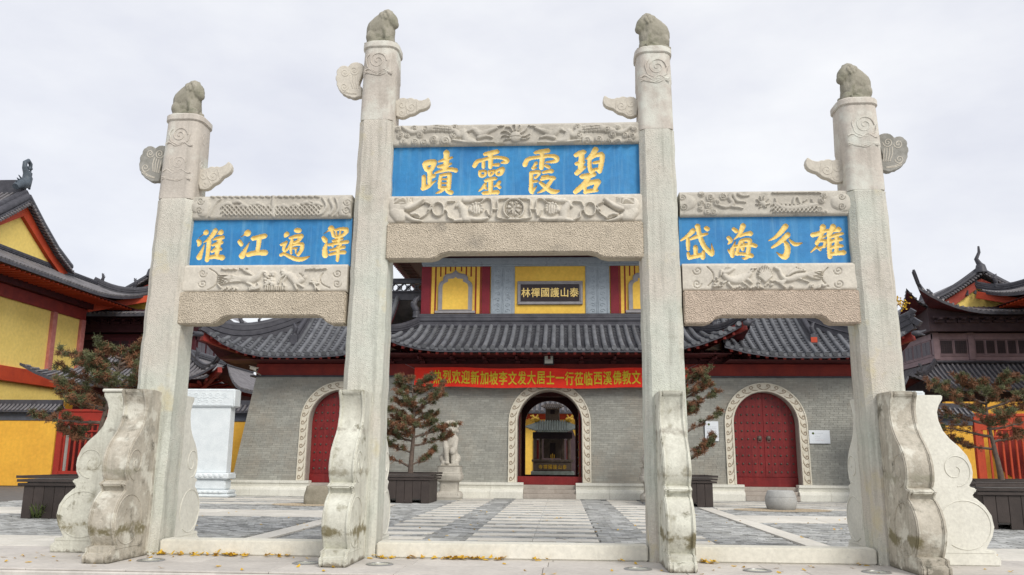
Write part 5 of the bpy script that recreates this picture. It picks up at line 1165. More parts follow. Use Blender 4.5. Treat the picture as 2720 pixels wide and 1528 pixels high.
# ---------------------------------------------------------------- planters and pines
def planter(x0, x1, y0, lab, h=1.08, d=2.0, grp='dark brown slatted tree planters'):
    cx = (x0 + x1) / 2; e = empty('tree_planter', (cx, y0 + d / 2, 0), lab, 'planter', grp)
    n = max(5, round((x1 - x0) / .29)); wd = (x1 - x0) / n
    for k in range(n):
        notch = k in (1, n // 2 + 1)
        for yy0, yy1 in ((y0, y0 + .04), (y0 + d - .04, y0 + d)):
            B = MB(); B.box(x0 + k * wd + .006, x0 + (k + 1) * wd - .006, yy0, yy1, .16 if notch else .0, h * .76); B.build('plank', m_wood, e, bevel=.004)
    m_ = round(d / .29); wd = d / m_
    for k in range(m_):
        for xx in (x0 - .001, x1 - .039):
            B = MB(); B.box(xx, xx + .04, y0 + .041 + k * (wd - .01), y0 + .035 + (k + 1) * (wd - .01), .0, h * .76); B.build('plank', m_wood, e, bevel=.004)
    for k, (g_, z) in enumerate(((.05, .77), (.07, .86), (.09, .95))):
        for yy in (y0 - g_, y0 + d + g_ - .05): B = MB(); B.box(x0 - g_ - .1, x1 + g_ + .1, yy, yy + .05, h * z - .005, h * z + .065); B.build('rail', m_wood, e, bevel=.006)
        for xx in (x0 - g_, x1 + g_ - .05): B = MB(); B.box(xx, xx + .05, y0 - g_ + .052, y0 + d + g_ - .052, h * z - .005, h * z + .065); B.build('rail', m_wood, e, bevel=.006)
    B = MB(); B.box(x0 + .05, x1 - .05, y0 + .05, y0 + d - .05, .12, h * .93); B.build('soil', m_joint, e)
    return e
def pine(x, y, zb, H, lean, branches, lab, seed, dens=1., spread=1., grp='potted pines with rusty needles'):
    rr = random.Random(seed); e = empty('pine_tree', (x, y, zb), lab, 'tree', grp)
    tr = MB(); tips = []
    trunk = [(x + lean[0] * t + .07 * math.sin(t * 5 + seed), y + lean[1] * t, zb - .1 + (H * .93 + .1) * t) for t in np.linspace(0, 1, 10)]
    tr.tube(trunk, [lp(.115, .018, t ** .8) for t in np.linspace(0, 1, 10)], 8)
    def tp(t): i = min(8, int(t * 9)); f = t * 9 - i; return Vector([lp(trunk[i][k], trunk[i + 1][k], f) for k in range(3)])
    for (t, ang, ln, rise) in branches:
        p = tp(t); a = R(ang); d = Vector((math.cos(a), math.sin(a), rise)).normalized(); pts = [p]; L_ = ln * spread
        for k in range(1, 7):
            q = p + d * (L_ * k / 6) + Vector((rr.uniform(-.05, .05), rr.uniform(-.05, .05), .10 * L_ * (k / 6) ** 2 + rr.uniform(-.03, .03))); pts.append(q)
        tr.tube(pts, [lp(.035 + .012 * L_, .008, k / 6) for k in range(7)], 6)
        for k in range(2, 7):
            tips.append((pts[k], k / 6))
            for _ in range(rr.choice((1, 2, 3)) if k > 2 else 1):
                a2 = a + rr.choice([-1, 1]) * rr.uniform(.4, 1.3); l2 = L_ * rr.uniform(.12, .34); q = pts[k] + Vector((math.cos(a2) * l2, math.sin(a2) * l2, l2 * rr.uniform(-.05, .7)))
                tr.tube([pts[k], pts[k].lerp(q, .5) + Vector((0, 0, -.02)), q], [.011, .008, .005], 4); tips.append((q, 1)); tips.append((pts[k].lerp(q, .55), .6))
                if rr.random() < .7:
                    q2 = q + Vector((rr.uniform(-.16, .16), rr.uniform(-.16, .16), rr.uniform(.0, .16))); tr.tube([q, q2], [.005, .004], 4); tips.append((q2, 1))
    for k in range(4): tips.append((Vector(trunk[-1]) + Vector((rr.uniform(-.06, .06), rr.uniform(-.06, .06), rr.uniform(0, .1))), 1))
    tr.build('trunk', m_bark, e, smooth=60)
    V = [[], []]; Fc = [[], []]
    rs = np.random.RandomState(seed)
    for p, outer in tips:
        wh = 0 if rs.rand() < (.62 if outer > .9 else .22) else 1
        if p.z < zb + H * .55 and rs.rand() < .25: wh = 1
        n = int((66 if outer > .9 else 40) * dens); R_ = .098 * (1.1 if outer > .9 else 1.0)
        d = rs.normal(size=(n, 3)); d[:, 2] = d[:, 2] * .8 + .35; d /= np.linalg.norm(d, axis=1)[:, None]
        c = np.array(p) + rs.normal(size=(n, 3)) * .035
        l = R_ * (.7 + .5 * rs.rand(n))[:, None]; w_ = np.cross(d, rs.normal(size=(n, 3))); w_ /= np.linalg.norm(w_, axis=1)[:, None]; w_ *= .009
        a = c - w_; b = c + w_; t_ = c + d * l + w_ * .5; t2 = c + d * l - w_ * .5
        base = len(V[wh]) * 1
        arr = np.stack([a, b, t_, t2], 1).reshape(-1, 3); V[wh].append(arr)
        Fc[wh].append(n)
    for wh, (nm, m) in enumerate((('green_needles', m_green), ('rusty_needles', m_brown))):
        arr = np.concatenate(V[wh]) - np.array(e.location); nf = len(arr) // 4
        me = bpy.data.meshes.new(nm); me.vertices.add(len(arr)); me.vertices.foreach_set('co', arr.ravel()); me.loops.add(nf * 4); me.loops.foreach_set('vertex_index', np.arange(nf * 4)); me.polygons.add(nf)
        me.polygons.foreach_set('loop_start', np.arange(nf) * 4); me.update(calc_edges=True); me.validate(); me.materials.append(m); tag(link(nm, me, e), kind='stuff')
    return e
planter(-14.15, -11.9, 21.8, 'brown slatted planter by the yellow wall at the far left')
planter(-6.75, -4.9, 31.4, 'brown slatted planter beside the left middle gateway pillar')
planter(3.35, 5.35, 31.0, 'brown slatted planter just right of the right middle gateway pillar')
planter(13.2, 16.7, 28.0, 'brown slatted planter before the red lattice gate on the right')
planter(10.45, 13.2, 22.1, 'nearest brown slatted planter, cut by the right picture edge')
pine(-12.95, 22.9, 1.0, 3.75, (.42, 0), [(.32, 165, 1.1, .1), (.38, 15, .6, .3), (.45, 190, 1.5, .0), (.5, 350, 1.2, .25), (.55, 150, 1.6, .15), (.6, 30, 1.3, .3), (.62, 205, 1.2, .35), (.66, 335, 1.3, .3), (.7, 170, 1.5, .3), (.74, 20, 1.35, .45), (.78, 200, 1.2, .45), (.82, 350, 1.1, .6), (.86, 160, .9, .5), (.9, 40, .85, .6), (.95, 200, .5, .7), (.97, 10, .6, .6), (.8, 250, .9, .3), (.7, 280, .9, .3), (.6, 90, .9, .3), (.85, 100, .8, .5), (.55, 260, 1.0, .1)],
     'spreading pine with rusty needles in the far left planter', 3, 1.0, 1.08)
pine(-5.75, 32.5, 1.0, 3.95, (-.1, 0), [(.1, 175, 1.5, .35), (.12, 20, .9, .5), (.25, 190, 1.0, .2), (.32, 15, 1.25, .15), (.36, 165, 1.1, .2), (.4, 5, 1.45, .25), (.45, 200, 1.1, .2), (.5, 350, .75, .1), (.52, 150, 1.0, .2), (.57, 20, .7, .2), (.6, 190, .9, .25), (.66, 340, 1.2, .45), (.7, 170, .75, .3), (.73, 10, 1.25, .6), (.78, 195, .6, .4), (.82, 350, .7, .5), (.86, 160, .6, .4), (.9, 15, .7, .55), (.94, 190, .5, .5), (.5, 270, .8, .2), (.62, 90, .8, .2), (.7, 260, .6, .3), (.4, 250, .9, .2), (.85, 80, .5, .4)],
     'tall rusty pine beside the left middle pillar and the seated lion', 5, 1.0)
pine(4.55, 32.2, 1.0, 4.15, (.05, 0), [(.15, 10, 1.1, .7), (.25, 25, 1.3, .3), (.42, 15, 1.5, .5), (.58, 30, .7, .5), (.6, 200, .9, .3), (.65, 0, 1.3, .45), (.7, 170, .8, .3), (.75, 15, 1.1, .5), (.8, 340, .9, .5), (.85, 190, .6, .5), (.88, 20, .8, .6), (.93, 350, .6, .6), (.5, 180, 1.0, .2), (.6, 270, .8, .3), (.75, 260, .7, .3), (.85, 90, .6, .5), (.4, 200, .9, .2)],
     'green and rusty pine behind the right middle gateway pillar', 9, 1.0)
pine(14.35, 29.1, 1.0, 3.45, (-.15, 0), [(.35, 160, 1.6, .1), (.42, 10, 1.4, .2), (.48, 185, 1.9, .1), (.55, 350, 1.6, .15), (.6, 170, 2.2, .2), (.65, 15, 2.0, .25), (.7, 195, 1.9, .3), (.75, 345, 2.0, .35), (.8, 165, 1.7, .4), (.85, 20, 1.6, .5), (.88, 190, 1.1, .6), (.93, 340, .8, .7), (.6, 270, 1.2, .2), (.7, 90, 1.2, .2), (.8, 260, 1.0, .3), (.55, 240, 1.1, .2), (.97, 90, .3, .8)],
     'spreading rusty pine before the red lattice gate on the right', 14, 1.0, .84)
# a ginkgo whose last yellow leaves show past the right end pillar
def ginkgo():
    e = empty('ginkgo_tree', (15.9, 40.5, 0), 'ginkgo tree with yellow leaves showing past the right end pillar', 'tree')
    rr = random.Random(4); tr = MB(); X0, Y0 = 15.9, 40.5
    tr.tube([(X0 + .3, Y0, 0), (X0 - .3, Y0, 4), (X0 - .8, Y0, 8.5)], [.16, .11, .03], 8); V = []; F = []
    for k in range(9):
        a = rr.uniform(2.2, 4.1); z = 4.8 + k * .42; p = Vector((X0 - .5, Y0, z)); q = p + Vector((math.cos(a) * 1.2, math.sin(a) * .7, .8)); tr.tube([p, q], [.04, .01], 5)
        for _ in range(26):
            c = p.lerp(q, rr.uniform(.3, 1)) + Vector((rr.uniform(-.2, .2), rr.uniform(-.2, .2), rr.uniform(-.2, .2))); i = len(V); u = Vector((rr.uniform(-1, 1), rr.uniform(-1, 1), rr.uniform(-1, 1))).normalized() * .07; v = u.cross(Vector((rr.uniform(-1, 1), 1, .3))).normalized() * .07
            V += [tuple(c), tuple(c + u + v), tuple(c + u * 1.4), tuple(c + u - v)]; F.append((i, i + 1, i + 2, i + 3))
    c = at(2385, 806, 40.5)
    for _ in range(90):
        c_ = c + Vector((rr.gauss(0, .26), rr.gauss(0, .3), rr.gauss(0, .12))); i = len(V); u = Vector((rr.uniform(-1, 1), rr.uniform(-1, 1), rr.uniform(-1, 1))).normalized() * .06; v = u.cross(Vector((.2, 1, .3))).normalized() * .06
        V += [tuple(c_), tuple(c_ + u + v), tuple(c_ + u * 1.4), tuple(c_ + u - v)]; F.append((i, i + 1, i + 2, i + 3))
    tr.tube([(X0 - .6, Y0, 6.5), tuple(c)], [.04, .01], 5)
    tr.build('trunk', m_bark, e); B = MB(); B.add(V, F); tag(B.build('leaves', m_leaf, e), kind='stuff')
ginkgo()

# ---------------------------------------------------------------- white marble steles
def stele(x0, x1, y, lab):
    cx = (x0 + x1) / 2; e = empty('marble_stele', (cx, y, 0), lab, 'stele', 'white marble steles flanking the square'); ztop = at(590 * 1.0559, 978 * 1.0559, y).z
    B = MB(); B.box(x0 - .1, x1 + .1, y, y + .95, 0, .14); B.box(x0 - .06, x1 + .06, y + .02, y + .93, .141, .30); B.box(x0 + .12, x1 - .12, y + .16, y + .8, .301, .72); B.box(x0 - .02, x1 + .02, y + .04, y + .92, .721, .98); B.build('base', m_marble, e, bevel=.045, seg=3, smooth=40)
    B = MB(); B.box(x0 + .14, x1 - .14, y + .22, y + .7, .982, ztop - .75); B.build('slab', m_marble, e, bevel=.01)
    B = MB(); B.box(x0 - .03, x1 + .03, y + .12, y + .82, ztop - .749, ztop); hd_ = B.build('head', m_marble, e, bevel=.05, seg=3, smooth=40)
    B = MB(); rr = random.Random(3); n = 9
    for k in range(n):
        for r_ in range(2):
            x = x0 + .25 + (x1 - x0 - .5) * (k + .5 * (r_ % 2)) / n; z = ztop - .52 + r_ * .27; d = 1 if k % 2 else -1
            B.tube([(x + d * .12 * math.cos(a) * (1 - a / 8.5), y + .115, z + .08 * math.sin(a) * (1 - a / 8.5)) for a in np.linspace(0, 7, 16)], .012, 5)
            B.tube([(x - .2 + .4 * t, y + .115, z - .12 + .03 * math.sin(t * 9 + k)) for t in np.linspace(0, 1, 8)], .010, 5)
    for z in (ztop - .68, ztop - .07): B.tube([(x0 + .08, y + .115, z), (x1 - .08, y + .115, z)], .012, 5)
    B.build('cloud_carving', m_marble, hd_, smooth=60)
    B = MB()
    for k in range(int((x1 - x0) / .22)): B.ball((x0 + .1 + k * .22, y + .01, .22), (.09, .03, .06), 1); B.ball((x0 + .1 + k * .22, y + .03, .86), (.09, .03, .08), 1)
    B.build('petals', m_marble, e, smooth=60)
stele(-16.8, -13.58, 34.0, 'white marble stele standing left of the brick wall')
stele(12.25, 14.3, 34.0, 'white marble stele mostly hidden behind the right end pillar')

# rough block and stone drum
def rough_block():
    B = MB(); rr = random.Random(6); n, m = 22, 9; x, y = -8.62, 29.95; vs = []
    for i in range(m):
        z = .64 * i / (m - 1); k = 1 - .10 * (i / (m - 1)) ** 2 - (.05 if i == m - 1 else 0) - (.03 if i == 0 else 0)
        for j in range(n):
            a = math.tau * j / n; ca, sa = math.cos(a), math.sin(a); ca = math.copysign(abs(ca) ** .45, ca); sa = math.copysign(abs(sa) ** .45, sa)
            q = 1 + .025 * math.sin(3 * a + i) + rr.uniform(-.008, .008); vs.append((x + .47 * ca * k * q + .03 * (i / m), y + .36 * sa * k * q, z))
    fs = [(i * n + j, i * n + (j + 1) % n, (i + 1) * n + (j + 1) % n, (i + 1) * n + j) for i in range(m - 1) for j in range(n)] + [tuple(range(n))[::-1], tuple(range((m - 1) * n, m * n))]
    B.add(vs, fs); me = B.mesh('stone_block', m_gr_block, Vector((x, y, 0)), bevel=.0, smooth=50); o = link('stone_block', me, None, (x, y, 0)); tag(o, 'rough brownish stone block in front of the left arch', 'stone block')
m_gr_block = mat('brown_block_stone', (.33, .30, .235), (.25, .225, .17), scale=3, bump=.6, bscale=24, stain=(.18, .17, .12), stain_s=2, stain_pos=(.55, .8))
m_drumst = mat('grey_drum_stone', (.44, .44, .42), (.36, .36, .345), scale=2.4, bump=.4, bscale=30, stain=(.33, .29, .24), stain_s=2.5, stain_pos=(.6, .8))
rough_block()
B = MB(); B.lathe((0, 0, 0), [(.43, 0), (.47, .04), (.51, .18), (.525, .32), (.50, .46), (.44, .60), (.425, .63), (.40, .645)], 40); B.tube([(.506 * math.cos(a), .506 * math.sin(a), .445) for a in np.linspace(0, math.tau, 41)], .008, 4, caps=False)
o = link('stone_drum', B.mesh('stone_drum', m_drumst, smooth=40), None, (7.40, 29.75, .0)); tag(o, 'smooth grey barrel shaped stone in front of the right arch', 'stone drum')
def gravel(cx, cy, rx, ry, n, lab, seed):
    rr = np.random.RandomState(seed); vs = []; fs = []
    for _ in range(n):
        a = rr.rand() * math.tau; q = math.sqrt(rr.rand()); x = cx + math.cos(a) * rx * q; y = cy + math.sin(a) * ry * q; s = rr.uniform(.012, .03); i = len(vs); p = rr.rand(6, 3) * .4 - .2
        for k, d in enumerate(((1, 0, 0), (0, 1, 0), (-1, 0, 0), (0, -1, 0), (0, 0, 1), (0, 0, -.2))): vs.append((x + s * (d[0] + p[k][0]), y + s * (d[1] + p[k][1]), .008 + s * .6 * (d[2] + .1)))
        fs += [(i, i + 1, i + 4), (i + 1, i + 2, i + 4), (i + 2, i + 3, i + 4), (i + 3, i, i + 4)]
    B = MB(); B.add(vs, fs); o = link('gravel', B.mesh('gravel', m_grav, Vector((cx, cy, 0))), None, (cx, cy, 0)); tag(o, lab, None, None, 'stuff')
gravel(-8.6, 29.6, 1.5, .95, 5200, 'tan gravel spread round the rough stone block', 1); gravel(7.35, 29.45, 1.6, 1.0, 6000, 'tan gravel spread round the barrel shaped stone', 2)

# ---------------------------------------------------------------- perimeter walls, gates
def perim(x0, x1, y, lab, m=m_yel2, h=3.5):
    e = empty('perimeter_wall', ((x0 + x1) / 2, y, 0), lab, 'wall')
    B = MB(); B.box(x0, x1, y, y + .5, 0, h); B.build('plaster', m, e)
    B = MB(); B.box(x0 - .05, x1 + .05, y - .05, y + .55, h, h + .5); B.build('grey_frieze', m_bluegrey2, e, bevel=.02)
    P_, dm_, b_ = slope(e, (x0 - .05, y - .35, 0), (1, 0, 0), (0, 1, 0), x1 - x0 + .1, .6, 0, x1 - x0 + .1, h + .52, .42, 0, 0, 1, .24, .06, mats=(m_tile2, m_ridge), name='coping', eave_h=.05)
    slope(e, (x0 - .05, y + .85, 0), (1, 0, 0), (0, -1, 0), x1 - x0 + .1, .6, 0, x1 - x0 + .1, h + .52, .42, 0, 0, 1, .24, .06, mats=(m_tile2, m_ridge), name='coping', eave_h=.05)
    B = MB(); B.box(x0 - .08, x1 + .08, y + .14, y + .36, h + .85, h + 1.15); B.build('coping_ridge', m_ridge, e, bevel=.02)
m_bluegrey2 = mat('slate_grey_plaster', (.10, .11, .135), (.075, .082, .10), scale=2, bump=.1)
perim(-48, -27.8, 45, 'ochre yellow perimeter wall with tiled coping at the left edge'); perim(-20.9, -13.2, 45, 'ochre wall length behind the left marble stele')
perim(12.2, 21.1, 45, 'ochre wall length behind the right marble stele')
m_bred3 = mat('deep_red_gate', (.36, .035, .022), (.28, .028, .02), scale=2, bump=.1)
def lattice_gate(x0, x1, y, mg, lab, leaves_=2):
    e = empty('lattice_gate', ((x0 + x1) / 2, y, 0), lab, 'gate'); wd = (x1 - x0) / leaves_
    def bar(nm, a, b, c, d, z0, z1, m=mg): B = MB(); B.box(a, b, c, d, z0, z1); return B.build(nm, m, e, bevel=.01)
    for k in range(leaves_ + 1): bar('gate_post', x0 + k * wd - .16, x0 + k * wd + .16, y - .05, y + .25, 0, 4.15)
    for z0, z1 in ((4.0, 4.14), (3.28, 3.42), (.62, .80), (2.9, 2.99), (.2, .32)): bar('rail', x0 - .1, x1 + .1, y, y + .2, z0, z1)
    bar('head_panel', x0, x1, y + .06, y + .14, 3.42, 4.0); 
    for k in range(leaves_):
        n = 9; a = x0 + k * wd + .25; b = x0 + (k + 1) * wd - .25
        for i in range(n + 1): xx = lp(a, b, i / n); bar('bar', xx - .05, xx + .05, y + .06, y + .14, .8, 3.28)
        bar('kick_panel', a, b, y + .07, y + .13, .32, .62)
lattice_gate(-27.6, -21.1, 45.1, m_bred3, 'red lattice gate between the ochre walls on the left')
lattice_gate(21.4, 28.4, 45.1, m_ored, 'bright red lattice gate in the ochre wall on the right')
e = empty('screen_wall', (25, 47.5, 0), 'yellow screen wall with a dark red disc behind the right gate', 'wall'); sub('plaster', m_yel2, 21, 40, 47.5, 47.9, 0, 4.9, e)
B = MB(); B.lathe((0, 0, 0), [(1.55, 0), (1.55, .05)], 40); o = link('red_disc', B.mesh('red_disc', m_bred), e, Vector((24.75, 47.49, 2.3)) - org(e)); o.rotation_euler = (R(90), 0, 0)
e = empty('screen_wall', (-25, 50.5, 0), 'ochre screen wall glimpsed above the left lattice gate', 'wall'); sub('plaster', m_yel2, -31, -20, 50.5, 50.9, 3.6, 4.9, e); sub('lower_wall', m_sign, -31, -20, 50.5, 50.9, 0, 3.59, e)

# ---------------------------------------------------------------- side halls (their gable ends face the square) and corner pavilions
def hall(sx, lab):
    X = -34 if sx < 0 else 2 * AX + 34 - .3; f = lambda x: X + (x if sx < 0 else -x)      # x>0 towards the square
    e = empty('temple_hall', (X, 50, 0), lab, 'temple hall', 'yellow halls beyond the perimeter wall')
    def bar(nm, m, a, b, y0, y1, z0, z1, bev=.02): B = MB(); lo, hi = sorted((f(a), f(b))); B.box(lo, hi, y0, y1, z0, z1); return B.build(nm, m, e, bevel=bev)
    Y0, Y1 = 40.8, 56.7
    bar('wall', m_yelpale, -14, 0, Y0, Y1, 0, 12.6, 0)
    bar('tie_beam', m_bred, .002, .15, Y0, Y1 + .2, 11.05, 11.85); bar('string_course', m_ored, .002, .25, Y0, Y1 - .2, 6.05, 6.95)
    for y in (Y1 - .1, Y1 - 3.45, Y1 - 12.2): bar('column', m_pinkc, -.1, .22, y - .24, y + .24, 6.96, 11.04)
    bar('bracket_band', m_dred, .0, .5, Y0, Y1 + .4, 11.86, 12.5, 0)
    # skirt roof on the gable side
    Ls = Y1 + 3.9 - 37.5
    P_, dm_, b_ = slope(e, (f(2.4), 37.5, 0), (0, 1, 0), (-1 if sx < 0 else 1, 0, 0), Ls, 2.6, 2.6, Ls - 2.6, 12.55, 1.35, 0, 1.25, 7.5, .34, .085, pw=2.2, eave_h=.18)
    slope(e, (f(2.4), Y1 + 3.9, 0), (-1 if sx < 0 else 1, 0, 0), (0, -1, 0), 16, 3.2, 2.6, 16, 12.55, 1.4, 1.25, 0, 5, .34, .085, eave_h=.18)
    hp = [P_(Ls - 2.6 * (t), 2.6 * t, .08) for t in np.linspace(0, 1, 8)]
    ridge(e, [hp[0] + (hp[0] - hp[1]) * .5 + Vector((0, 0, .35))] + hp, .25, .4); beast(e, hp[2] + Vector((0, 0, .3)), 1.1, 1 if sx < 0 else -1); beast(e, hp[6] + Vector((0, 0, .3)), .9, 1 if sx < 0 else -1)
    B = MB(); B.obox(hp[0] + Vector((-sx * .2, -.3, -.55)), (f(.1), Y1 + .2, 11.9), .35, .5); B.build('corner_beam', m_ored, e, bevel=.02)
    B = MB(); lo, hi = sorted((f(2.3), f(-.5))); B.box(lo, hi, 38, Y1 + 3.2, 12.34, 12.38); B.build('eave_soffit', m_dred, e)
    for k in range(46): yy = 38 + k * .48; B = MB(); B.box(*sorted((f(2.15), f(.4))), yy, yy + .13, 12.22, 12.33); B.build('rafter', m_ored, e)
    ridge(e, [P_(s, 2.45, 0) for s in np.linspace(3, Ls - 2.6, 10)], .2, .3)
    # gable: yellow triangle, red barge boards, tiled verge
    ya = 48.65; za = 16.35
    B = MB(); B.prism([(44.0, 13.6), (ya, za), (53.4, 13.6)], lambda y, z: (f(0), y, z), lambda y, z: (f(-.3), y, z)); B.build('gable', m_yelpale, e)
    lft = [(43.3, 13.8), (45.4, 14.9), (47.0, 16.0), (ya, 17.2)]; rgt = [(ya, 17.2), (50.4, 15.9), (52.2, 14.7), (54.0, 13.85)]
    lin = [(43.9, 13.6), (45.8, 14.7), (47.2, 15.5), (ya, za)]; rin = [(ya, za), (50.2, 15.35), (51.7, 14.4), (53.2, 13.6)]
    for a_, b_ in ((lft, lin), (rgt, rin)):
        B = MB(); n = len(a_); vs = [(f(.25), *p) for p in a_] + [(f(.25), *p) for p in b_] + [(f(-.05), *p) for p in a_] + [(f(-.05), *p) for p in b_]
        fs = []
        for i in range(n - 1): fs += [(i, i + 1, n + i + 1, n + i), (2 * n + i, 3 * n + i, 3 * n + i + 1, 2 * n + i + 1), (i, 2 * n + i, 2 * n + i + 1, i + 1), (n + i, n + i + 1, 3 * n + i + 1, 3 * n + i)]
        B.add(vs, fs); B.build('barge_board', m_ored, e)
    for pts in (lft, rgt):
        PP = []
        for i in range(len(pts) - 1):
            for t in np.linspace(0, 1, 9)[:-1]: PP.append((lp(pts[i][0], pts[i + 1][0], t), lp(pts[i][1], pts[i + 1][1], t)))
        PP.append(pts[-1]); B = MB()
        B.tube([(f(.3), y, z + .42) for y, z in PP], .28, 8); B.tube([(f(.5), y, z + .12) for y, z in PP], .10, 6); B.tube([(f(.1), y, z + .75) for y, z in PP], .2, 8); B.build('verge_ridge', m_ridge, e, smooth=60)
        B = MB()
        for y, z in PP: B.tube([(f(.75), y, z - .02), (f(-.1), y, z + .28)], .085, 6)
        tag(B.build('verge_tiles', m_tile2, e, smooth=60), kind='stuff')
    # main roof running away from the square
    for s2 in (-1, 1):
        tp_ = [(ya, 17.9), (ya + s2 * 1.75, 16.5), (ya + s2 * 3.5, 15.2), (ya + s2 * 5.4, 14.2)]; B = MB(); vs = [(f(.1), *p) for p in tp_] + [(f(-14), *p) for p in tp_]
        B.add(vs, [(i, i + 1, i + 5, i + 4) for i in range(3)]); B.build('roof_slope', m_tile2, e)
        B = MB(); 
        for k in range(40): B.tube([(f(-.2 - k * .34), y, z + .03) for y, z in tp_], .08, 5)
        tag(B.build('tile_rows', m_tile2, e, smooth=60), kind='stuff')
    B = MB(); B.box(*sorted((f(.1), f(-14))), ya - .18, ya + .18, 17.8, 18.7); B.build('main_ridge', m_ridge, e, bevel=.03)
    # dragon-tail finial, curled over
    B = MB(); c = Vector((f(.1), ya, 18.2))
    d = -sx * 0 + 1
    B.tube([c + Vector((0, y_, z_)) for y_, z_ in ((-.9, -.2), (-.45, .15), (0, .3), (.12, .7), (-.05, 1.0), (-.28, 1.25), (-.30, 1.6), (-.02, 1.82), (.25, 1.66), (.27, 1.4), (.08, 1.28), (-.03, 1.43))], [.2, .32, .36, .3, .2, .15, .14, .13, .12, .11, .09, .05], 10)
    for k in range(10): a = k * .35; B.ball(c + Vector((0, .42 - .05 * k * 0, .1 + k * .11)), .08, 1)
    B.tube([c + Vector((0, .25, 1.0)), c + Vector((0, .35, 1.35))], [.1, .05], 6); B.ball(c + Vector((0, .35, 1.4)), .1, 1)
    for k in range(3): B.tube([c + Vector((0, -.2 - .2 * k, .35 - .1 * k)), c + Vector((0, -.75 - .12 * k, .6 - .22 * k))], [.1, .03], 5)
    B.build('dragon_finial', m_bluefin, e, smooth=60)
m_pinkc = mat('faded_pink_column', (.50, .20, .17), (.40, .13, .11), scale=3, bump=.1, rough=.8)
m_bluefin = mat('blue_grey_glazed_tile', (.10, .125, .15), (.065, .08, .10), scale=5, bump=.5, rough=.5)
hall(-1, 'pale yellow hall with red framed gable at the left edge'); hall(1, 'hall whose tiled eave corner and red soffit show at the right edge')

